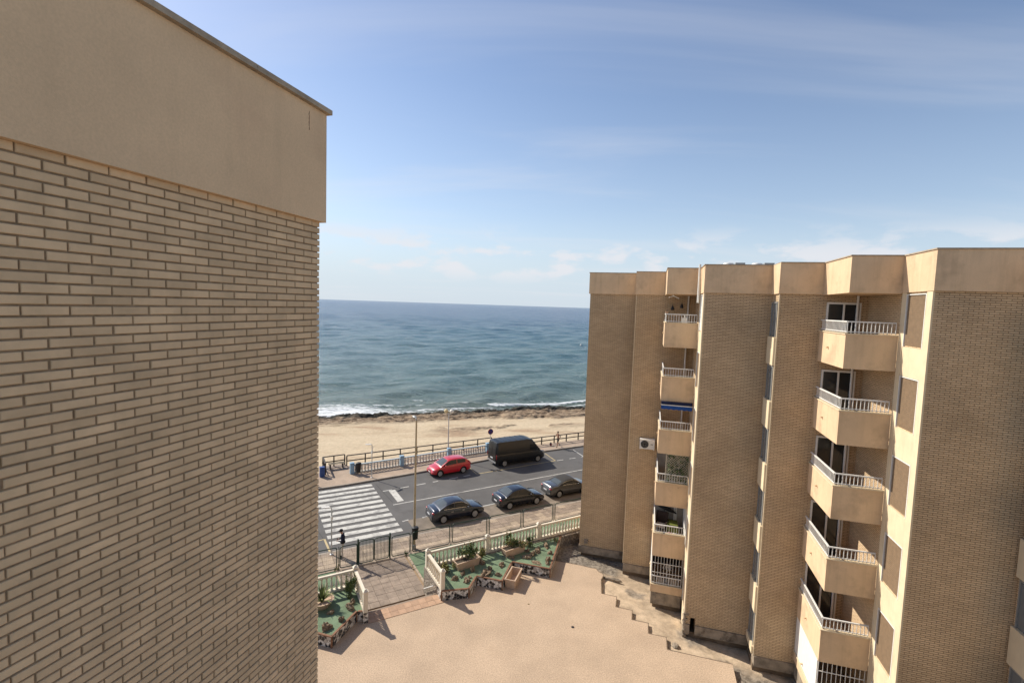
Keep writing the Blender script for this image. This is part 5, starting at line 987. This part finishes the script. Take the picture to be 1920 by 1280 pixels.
bg = thing('backpack', 'small dark bag on the promenade beside the jogger', 'bag', S(30.0, 44.4, ZS + 0.12), AS); MB().ell((0, 0, .2), (.14, .11, .2)).build('bag', 'navy_cloth', bg, True); MB().ell((0, -.1, .14), (.1, .05, .1)).build('pocket', 'red_cloth', bg, True)
gu = thing('buoy', 'tiny pale buoy far out on the sea', 'buoy', S(140, 185, ZSEA)); MB().lathe([(0.35, -.3), (0.45, .1), (.3, .5), (.08, .7), (.06, 1.2)], 10).build('float', 'white_paint', gu, 40)
# ================================================================== vehicles
def interp(pts, x): xs = [p[0] for p in pts]; ys = [p[1] for p in pts]; return float(np.interp(x, xs, ys))
def smooth_profile(pts, xs, win=0.10):
    return [float(np.mean([interp(pts, x + d) for d in np.linspace(-win, win, 9)])) for x in xs]
def make_car(name, label, cat, loc, rot, paintm, sp):
    t = thing(name, label, cat, loc, rot, 'vehicles parked along the street'); L, W, wb = sp['L'], sp['W'], sp['wb']; hl = L / 2; ax = sp.get('axle', (-wb / 2 - 0.02, wb / 2 - 0.02)); rw = sp.get('rw', 0.32)
    xs = sorted(set([-hl, -hl + .03, -hl + .08, -hl + .16] + list(np.linspace(-hl + .25, hl - .25, 30)) + [hl - .16, hl - .08, hl - .03, hl]))
    deck = smooth_profile(sp['deck'], xs, 0.06); zbm = sp.get('zb', 0.22)
    def plan(x): e = abs(x) / hl; return (W / 2) * (1 - 0.05 * e ** 3 - 0.17 * max(0, (e - 0.80) / 0.20) ** 2.2)
    F = [(0, 0), (.86, 0), (.955, .07), (.99, .22), (1.0, .45), (.992, .66), (.972, .82), (.94, .93), (.87, .985), (.6, 1.0)]
    mb = MB(); rings = []
    for x, zd in zip(xs, deck):
        w = plan(x); zb = zbm + 0.10 * max(0, (abs(x) - hl + .7) / .7) ** 2; h = zd - zb
        half = [(w * f[0], zb + h * f[1]) for f in F[1:]]; crown = sp.get('crown', 0.035)
        half[-1] = (half[-1][0], half[-1][1] + crown * .7)
        ring = [(0, zb)] + half + [(0, zd + crown)] + [(-y, z) for y, z in reversed(half)]
        rings.append([(x, y, z) for y, z in ring])
    k = len(rings[0]); vs = [p for r_ in rings for p in r_]; fs = []
    for i in range(len(rings) - 1):
        for j in range(k): fs.append((i * k + j, i * k + (j + 1) % k, (i + 1) * k + (j + 1) % k, (i + 1) * k + j))
    fs += [tuple(range(k - 1, -1, -1)), tuple((len(rings) - 1) * k + j for j in range(k))]
    mb.add(vs, fs); body = mb.build('body', [paintm, 'black_plastic'], t, 35)
    cut = MB()
    for x in ax: cut.lathe([(rw + .06, -W), (rw + .06, W)], 28, (x, 0, rw), 'y')
    cme = cut.mesh('cut', 'black_plastic'); co = bpy.data.objects.new('cut', cme); C.objects.link(co); co.parent = t
    md = body.modifiers.new('b', 'BOOLEAN'); md.object = co; md.operation = 'DIFFERENCE'; md.solver = 'EXACT'
    bpy.context.view_layer.update(); bake(body); body.data.set_sharp_from_angle(angle=R(35)); bpy.data.objects.remove(co)
    MB().box(-hl + .35, hl - .35, -W / 2 * .80, W / 2 * .80, zbm - .02, zbm + .12).build('underbody', 'black_plastic', t)
    # upper body
    zbelt = lambda x: interp(sp['deck'], x) - 0.02
    roof = sp['roof']; x0, x1 = roof[0][0], roof[-1][0]; gx = sorted(set(list(np.linspace(x0, x1, 44)) + [p[0] for p in roof])); gz = smooth_profile(roof, gx, sp.get('rs', 0.07)); tum = sp.get('tumble', 0.36); bw = sp.get('beltw', 0.915)
    gz[0] = roof[0][1] - .03; gz[-1] = roof[-1][1] - .03
    def prof(x):
        zt = float(np.interp(x, gx, gz)); zb = min(zbelt(x), zt - .005); w = plan(x) * bw; h = zt - zb; wt = w - h * tum; return w, zb, wt, zt, h
    rings = []
    for x in gx:
        w, zb, wt, zt, h = prof(x); half = [(w, zb - .03), (wt + .03 + .0 * h, zb + h * .90), (wt - .03, zt - .012 * min(1, h * 4)), (wt * .55, zt + .014)]
        rings.append([(x, y, z) for y, z in half + [(0, zt + .022)] + [(-y, z) for y, z in reversed(half)]])
    k = len(rings[0]); mb = MB(); vs = [p for r_ in rings for p in r_]; fs = []
    for i in range(len(rings) - 1):
        for j in range(k - 1): fs.append((i * k + j, i * k + j + 1, (i + 1) * k + j + 1, (i + 1) * k + j))
    fs += [tuple(range(k)), tuple((len(rings) - 1) * k + j for j in range(k))]
    mb.add(vs, fs); mb.build('roof', sp.get('roofm', paintm), t, 32)
    OFF = 0.008
    def side(x, q, sg):
        w, zb, wt, zt, h = prof(x); y = w + (wt + .03 - w) * q; return (x, sg * (y + OFF), zb + h * .90 * q + .004)
    for (a, b, qa, qb, nm) in sp['side']:
        for sg in (1, -1):
            mb = MB(); nx, nq = 12, 4; g = []
            for i in range(nx + 1):
                x = a + (b - a) * i / nx; w, zb, wt, zt, h = prof(x); lo, hi = qa, qb
                if h < 0.2: hi = lo + (qb - qa) * max(0.0, (h - .06) / .14)
                g.append([side(x, lo + (hi - lo) * j / nq, sg) for j in range(nq + 1)])
            for i in range(nx):
                for j in range(nq): mb.add([g[i][j], g[i + 1][j], g[i + 1][j + 1], g[i][j + 1]], [(0, 1, 2, 3)])
            mb.build(nm, sp.get('sidem', 'glass_dark'), t, True)
            if sp.get('chrome'):
                lo_ = [Vector(r_[0]) + Vector((0, sg * .004, -.006)) for r_ in g]; hi_ = [Vector(r_[-1]) + Vector((0, sg * .004, .006)) for r_ in g]
                MB().tube(lo_, .009, 4).tube(hi_, .009, 4).build('window_trim', 'chrome', t)
    for (a, b, yf, nm) in sp['screens']:
        mb = MB(); nx, ny = 8, 8; g = []
        for i in range(nx + 1):
            x = a + (b - a) * i / nx; w, zb, wt, zt, h = prof(x); dz = (float(np.interp(x + .02, gx, gz)) - float(np.interp(x - .02, gx, gz))) / .04; nl = math.sqrt(1 + dz * dz); row = []
            for j in range(ny + 1):
                f = -1 + 2 * j / ny; y = f * (wt - .03) * yf; e = abs(y) / max(.05, wt - .03); zz = zt + .022 - .034 * e ** 2
                row.append((x - dz / nl * .012, y, zz + .012 / nl))
            g.append(row)
        for i in range(nx):
            for j in range(ny): mb.add([g[i][j], g[i + 1][j], g[i + 1][j + 1], g[i][j + 1]], [(0, 1, 2, 3)])
        mb.build(nm, 'glass', t, True)
        if sp.get('trim_screen') == nm: MB().tube([Vector(r_[0]) + Vector((0, 0, .01)) for r_ in g], .02, 5).tube([Vector(r_[-1]) + Vector((0, 0, .01)) for r_ in g], .02, 5).tube([Vector(p) + Vector((0, 0, .01)) for p in g[0]], .016, 5).build('windscreen_frame', 'chrome', t)
    # wheels
    ty = MB().lathe([(rw * .66, -.10), (rw * .93, -.105), (rw, -.07), (rw, .07), (rw * .93, .105), (rw * .66, .10)], 24, axis='y', cap=False).mesh('tyre', 'rubber', 40)
    rm = MB().lathe([(rw * .68, -.088), (rw * .66, -.095), (rw * .60, -.05), (.001, -.045)], 24, axis='y', mi=1, cap=False).lathe([(.001, -.1), (.055, -.1), (.06, -.07)], 10, axis='y')
    rm.lathe([(rw * .69, -.09), (rw * .69, -.102), (rw * .61, -.1), (rw * .61, -.08)], 24, axis='y')
    for q in range(sp.get('spokes', 5)):
        a = 2 * math.pi * q / sp.get('spokes', 5); c, s_ = math.cos(a), math.sin(a); e = rw * .64; hw = sp.get('sw', .034)
        rm.add([(x * c - z * s_, y, x * s_ + z * c) for x, y, z in [(.03, -.098, -hw), (e, -.092, -hw * .8), (e, -.092, hw * .8), (.03, -.098, hw), (.03, -.06, -hw), (e, -.06, -hw), (e, -.06, hw), (.03, -.06, hw)]], [(0, 1, 2, 3), (0, 4, 5, 1), (2, 6, 7, 3)])
    rme = rm.mesh('rim', [sp.get('rimm', 'alloy'), 'black_plastic'])
    for x in ax:
        for sg in (1, -1):
            wn = bpy.data.objects.new('wheel', None); C.objects.link(wn); wn.parent = t; wn.location = (x, sg * (W / 2 - .125), rw); wn.rotation_euler = (0, 0, 0 if sg < 0 else math.pi); wn.empty_display_size = .1
            link('tyre', ty, wn); link('rim', rme, wn)
    t.scale = sp.get('scale', (0.90, 0.96, 0.97))
    # lights, plates, mirrors, handles
    for sg in (1, -1):
        for (x, y, z, rx, ry, rz, m, nm) in sp['lights']: MB().ell((x, sg * y, z), (rx, ry, rz), 12, 8).build(nm, m, t, True)
        mx, my, mz = sp['mirror']; MB().ell((mx, sg * my, mz), (.07, .11, .075), 10, 6).tube([(mx, sg * (my - .02), mz - .04), (mx, sg * (my - .14), mz - .07)], .02, 5).build('mirror', sp.get('mirrorm', paintm), t, True)
        for x in sp['handles']: MB().box(x - .09, x + .09, sg * (W / 2 - .005), sg * (W / 2 + .018), sp['hz'], sp['hz'] + .028).build('door_handle', sp.get('handlem', paintm), t)
        for (xa, xb) in sp.get('seams', ()):
            MB().tube([(xa, sg * (W / 2 * .993), .32), (xa, sg * (W / 2 + .003), .55), (xb, sg * W / 2 * .978, interp(sp['deck'], xb) - .12)], .006, 4).build('door_seam', 'black_plastic', t)
    for (x, z, m, nm, w, h) in sp['plates']:
        dx = .012 if x > 0 else -.012
        MB().box(x, x + dx, -w / 2, w / 2, z, z + h).build(nm, m, t)
    return t
ZR = ZS + 0.004
paint('paint_sedan', (0.018, 0.022, 0.036), 0.28, 0.4); paint('paint_black', (0.009, 0.010, 0.015), 0.25, 0.3); paint('paint_grey', (0.09, 0.088, 0.086), 0.3, 0.6); paint('paint_red', (0.52, 0.012, 0.02), 0.28); paint('paint_van', (0.005, 0.0055, 0.007), 0.35, 0.0, 0.12)
mat('soft_top', (0.035, 0.034, 0.034), 0.95, 0.1, 10); mat('silver', (0.5, 0.5, 0.5), 0.35, 0.03, 5, metallic=0.6)
def sedan_spec(L=4.55, W=1.80):
    h = L / 2
    return dict(L=L, W=W, wb=2.70, axle=(-1.33, 1.37), rw=0.325, deck=[(-h, .52), (-h + .03, .72), (-h + .10, .93), (-h + .24, 1.01), (-1.35, 1.02), (-.4, .99), (.75, .95), (1.2, .90), (h - .45, .80), (h - .16, .70), (h - .04, .58), (h, .48)],
                roof=[(-1.72, 1.00), (-.95, 1.36), (-.55, 1.43), (-.1, 1.455), (.25, 1.42), (.40, 1.38), (1.15, .92)], tumble=.42,
                side=[(-1.30, -.42, .10, .93, 'rear_side_window'), (-.36, .78, .10, .93, 'front_side_window')], screens=[(-1.55, -.93, .86, 'rear_window'), (.46, 1.05, .88, 'windscreen')],
                lights=[(h - .27, .63, .645, .21, .15, .08, 'head_lamp', 'headlight'), (-h + .135, .655, .82, .11, .17, .08, 'red_lamp', 'tail_light')], mirror=(.70, .98, 1.0), handles=(-.62, .32), hz=.80,
                plates=[(-h, .58, 'plate', 'number_plate', .46, .10), (h, .42, 'plate', 'number_plate', .46, .09), (h - .02, .50, 'black_plastic', 'grille', .8, .14), (-h + .02, .30, 'black_plastic', 'rear_bumper_insert', 1.1, .10)], seams=((-.40, -.40), (.80, .80), (-1.05, -1.12)))
a = sedan_spec(); a['chrome'] = True; a['handlem'] = 'chrome'
make_car('sedan', 'dark blue grey sedan with chrome window trim, leftmost of the near row', 'car', S(13.55, 32.25, ZR), AS, 'paint_sedan', a)
b = sedan_spec(4.50); b['spokes'] = 9; b['sw'] = .022; b['rw'] = .32
make_car('sedan', 'black sedan in the middle of the near row', 'car', S(18.98, 32.38, ZR), AS, 'paint_black', b)
c = sedan_spec(4.60, 1.82); c.update(roofm='soft_top', roof=[(-1.45, 1.0), (-.80, 1.28), (-.45, 1.37), (.0, 1.40), (.35, 1.37), (.45, 1.34), (1.15, .92)], side=[(-1.0, -.10, .12, .86, 'rear_side_window'), (-.04, .82, .10, .9, 'front_side_window')], screens=[(-1.36, -.88, .78, 'rear_window'), (.50, 1.05, .9, 'windscreen')], trim_screen='windscreen', chrome=True, handles=(.1,), seams=((.95, .95), (-.2, -.2)))
c['lights'] = [c['lights'][0], (-2.17, .63, .80, .11, .20, .07, 'red_lamp', 'tail_light')]; c['plates'] = c['plates'] + [(-2.285, .42, 'silver', 'rear_bumper', 1.5, .12)]
make_car('convertible', 'grey convertible with dark soft top, right end of the near row', 'car', S(23.82, 32.75, ZR), AS, 'paint_grey', c)
h = 2.15
hatch = dict(L=4.30, W=1.77, wb=2.58, axle=(-1.22, 1.36), rw=.325, deck=[(-h, .50), (-h + .03, .78), (-h + .08, .97), (-h + .25, 1.03), (-.6, 1.0), (.8, .95), (1.25, .88), (h - .35, .76), (h - .12, .64), (h - .03, .52), (h, .44)],
    roof=[(-2.09, 1.0), (-1.60, 1.36), (-1.25, 1.44), (-.6, 1.475), (.1, 1.46), (.38, 1.40), (1.32, .90)], tumble=.36, side=[(-1.48, -.55, .12, .92, 'rear_side_window'), (-.48, .92, .10, .93, 'front_side_window')], screens=[(-2.0, -1.63, .84, 'rear_window'), (.44, 1.2, .9, 'windscreen')],
    lights=[(h - .31, .60, .63, .24, .15, .09, 'head_lamp', 'headlight'), (-h + .10, .68, .86, .09, .12, .13, 'red_lamp', 'tail_light')], mirror=(.80, .97, 1.0), handles=(-.95, .22), hz=.82, plates=[(-h, .55, 'plate', 'number_plate', .46, .1), (h, .38, 'plate', 'number_plate', .46, .09), (h - .015, .50, 'black_plastic', 'grille', .55, .1), (h - .01, .25, 'black_plastic', 'lower_grille', 1.1, .09)], seams=((-.52, -.52), (.95, .95)), spokes=5)
make_car('hatchback', 'red five door hatchback parked against the promenade kerb', 'car', S(16.58, 41.2, ZR), AS + math.pi + 0.06, 'paint_red', hatch)
h = 2.98
van = dict(scale=(0.955, 0.98, 0.97), L=5.96, W=2.04, wb=4.03, axle=(-1.98, 2.05), rw=.345, zb=.27, crown=.02, deck=[(-h, .60), (-h + .02, 1.0), (-h + .05, 1.35), (-1.0, 1.36), (1.55, 1.36), (2.25, 1.28), (h - .35, 1.10), (h - .12, .92), (h - .03, .70), (h, .5)],
    roof=[(-h + .02, 1.5), (-h + .06, 2.36), (-h + .22, 2.46), (-2.2, 2.50), (.9, 2.50), (1.35, 2.42), (2.32, 1.27)], tumble=.095, beltw=.975, rs=.05, side=[(.98, 1.92, .06, .60, 'front_side_window')], screens=[(1.40, 2.22, .9, 'windscreen')],
    lights=[(h - .30, .80, .98, .22, .13, .16, 'head_lamp', 'headlight'), (-h + .05, .94, 1.05, .05, .06, .26, 'red_lamp', 'tail_light')], mirror=(1.75, 1.18, 1.45), mirrorm='black_plastic', handles=(.85, -.4), hz=1.08, handlem='black_plastic',
    plates=[(-h, .78, 'plate', 'number_plate', .46, .11), (-h - .02, .42, 'silver', 'rear_bumper', 1.8, .16), (h - .02, .55, 'black_plastic', 'grille', 1.1, .25)], seams=((.75, .75), (1.95, 1.95), (-.6, -.6)), rimm='grey_metal', spokes=6)
vn = make_car('van', 'large black panel van parked beside the promenade', 'van', S(23.95, 41.48, ZR), AS + 0.02, 'paint_van', van)
for k in range(6): MB().box(-2.4 + k * .62, -2.33 + k * .62, -.78, .78, 2.512, 2.53).build('roof_rib', 'paint_van', vn)
MB().box(-2.985, -2.975, -.012, .012, .62, 2.3).build('door_seam', 'black_plastic', vn)
for sg in (1, -1):
    MB().box(-2.3, .65, sg * 1.016, sg * 1.024, .70, .78).build('side_moulding', 'black_plastic', vn); MB().box(-.6, 1.2, sg * 1.016, sg * 1.022, 1.28, 1.31).build('slide_rail', 'black_plastic', vn)

# ================================================================== people
def skin_body(name, V, E, root_i, parent, matfn, mats, sub=1):
    bm = bmesh.new(); lay = bm.verts.layers.skin.verify(); bv = [bm.verts.new(v[:3]) for v in V]
    for i, v in enumerate(V):
        r = v[3]; bv[i][lay].radius = r if isinstance(r, tuple) else (r, r); bv[i][lay].use_root = (i == root_i)
    for a, b in E: bm.edges.new((bv[a], bv[b]))
    me = bpy.data.meshes.new(name); bm.to_mesh(me); bm.free(); o = link(name, me, parent)
    o.modifiers.new('s', 'SKIN').use_smooth_shade = True; m2 = o.modifiers.new('u', 'SUBSURF'); m2.levels = m2.render_levels = sub
    bpy.context.view_layer.update(); bake(o); me = o.data
    for m in mats: me.materials.append(MATS[m])
    for p in me.polygons: p.material_index = matfn(p.center)
    me.polygons.foreach_set('use_smooth', [True] * len(me.polygons)); return o
def person(label, loc, rot, pose, matfn, mats, scale=1.0):
    t = thing('person', label, 'person', loc, rot); t.scale = (scale,) * 3
    P = pose; V = []; E = []; ix = {}
    def add(n, co, r, par=None):
        ix[n] = len(V); V.append((*co, r))
        if par: E.append((ix[par], ix[n]))
    add('pelvis', P['pelvis'], (.135, .10)); add('waist', P['waist'], (.125, .095), 'pelvis'); add('chest', P['chest'], (.15, .11), 'waist'); add('upper', P['upper'], (.12, .085), 'chest'); add('neck', P['neck'], .052, 'upper'); add('head0', P['head0'], (.07, .075), 'neck'); add('head1', P['head1'], (.082, .09), 'head0'); add('head2', P['head2'], (.06, .065), 'head1'); add('nose', P['nose'], .014, 'head1')
    for s_ in ('l', 'r'):
        add('sh' + s_, P['sh' + s_], .062, 'upper'); add('el' + s_, P['el' + s_], .045, 'sh' + s_); add('wr' + s_, P['wr' + s_], .03, 'el' + s_); d = (Vector(P['wr' + s_]) - Vector(P['el' + s_])).normalized(); pl = Vector(P['wr' + s_]) + d * .07; add('pa' + s_, tuple(pl), (.036, .02), 'wr' + s_); o_ = d.orthogonal().normalized()
        for q in range(4): e = pl + d * (.075 + .012 * (1.5 - abs(q - 1.5))) + o_ * (.027 * (q - 1.5)); add('f%d' % q + s_, tuple(e), .0085, 'pa' + s_)
        add('th' + s_, tuple(Vector(P['wr' + s_]) + d * .06 + o_ * .06), .010, 'wr' + s_)
        add('hp' + s_, P['hp' + s_], .088, 'pelvis'); add('kn' + s_, P['kn' + s_], .058, 'hp' + s_); add('an' + s_, P['an' + s_], .04, 'kn' + s_); add('he' + s_, P['he' + s_], .042, 'an' + s_); add('to' + s_, P['to' + s_], (.04, .03), 'he' + s_)
    skin_body('body', V, E, 0, t, matfn, mats); return t
man = dict(pelvis=(0, 0, .93), waist=(.0, 0, 1.08), chest=(-.01, 0, 1.25), upper=(.02, 0, 1.40), neck=(.05, 0, 1.48), head0=(.085, 0, 1.56), head1=(.10, 0, 1.63), head2=(.09, 0, 1.71), nose=(.21, 0, 1.60),
    shl=(.0, .18, 1.39), ell=(.02, .25, 1.13), wrl=(.24, .13, 1.10), shr=(.0, -.18, 1.39), elr=(.02, -.25, 1.13), wrr=(.24, -.12, 1.12), hpl=(0, .09, .88), knl=(.03, .10, .50), anl=(-.02, .10, .10), hel=(-.03, .10, .045), tol=(.16, .12, .04), hpr=(0, -.09, .88), knr=(.06, -.10, .50), anr=(.05, -.10, .10), her=(.04, -.10, .045), tor=(.22, -.12, .04))
def mm(c):
    if c.z < .085: return 3
    if c.z < .98 and not (abs(c.y) > .2) and not (c.x > .15 and c.z > .9): return 1
    if c.z > 1.49: return 2
    if c.x > .235 and c.z < 1.25: return 2
    return 0
pm1 = person('man in dark cap, navy jacket and pale trousers looking at his hands by the gate', S(5.15, 29.55, ZP), AS + math.pi - 0.35, man, mm, ['navy_cloth', 'beige_cloth', 'skin', 'black_cloth'], 1.0)
MB().ell((.095, 0, 1.70), (.115, .1, .09), 12, 8).add([(.15, -.075, 1.675), (.15, .075, 1.675), (.29, .045, 1.64), (.29, -.045, 1.64), (.15, -.075, 1.69), (.15, .075, 1.69), (.29, .045, 1.65), (.29, -.045, 1.65)], [(3, 2, 1, 0), (4, 5, 6, 7), (2, 3, 7, 6), (0, 4, 7, 3), (1, 2, 6, 5)]).build('cap', 'black_cloth', pm1, 50)
MB().box(.30, .32, -.04, .04, 1.09, 1.22).build('phone', 'black_plastic', pm1)
MB().ell((.0, 0, .98), (.16, .20, .10), 12, 6).build('jacket_hem', 'black_cloth', pm1, True)
jog = dict(pelvis=(0, 0, .93), waist=(.02, 0, 1.08), chest=(.05, 0, 1.26), upper=(.07, 0, 1.41), neck=(.085, 0, 1.49), head0=(.10, 0, 1.57), head1=(.11, 0, 1.65), head2=(.10, 0, 1.73), nose=(.22, 0, 1.64),
    shl=(.06, .19, 1.40), ell=(-.12, .26, 1.18), wrl=(.08, .24, 1.04), shr=(.06, -.19, 1.40), elr=(.12, -.27, 1.14), wrr=(.32, -.18, 1.24), hpl=(0, .09, .88), knl=(.22, .09, .52), anl=(.26, .09, .11), hel=(.25, .09, .05), tol=(.45, .10, .05), hpr=(0, -.09, .88), knr=(-.02, -.09, .47), anr=(-.34, -.09, .22), her=(-.40, -.09, .18), tor=(-.30, -.09, .04))
def jm(c):
    if c.z < .09 or (c.x < -.25 and c.z < .24): return 2
    if .52 < c.z < 1.02 and abs(c.y) < .22 and c.x < .28: return 1
    return 0
pj = person('bare chested jogger in black shorts on the promenade', S(30.55, 43.75, ZS + 0.12), AS + math.pi + 0.25, jog, jm, ['skin', 'black_cloth', 'black_plastic'], 1.0)
MB().ell((.085, 0, 1.70), (.105, .093, .09), 12, 8).build('hair', 'hair', pj, True)
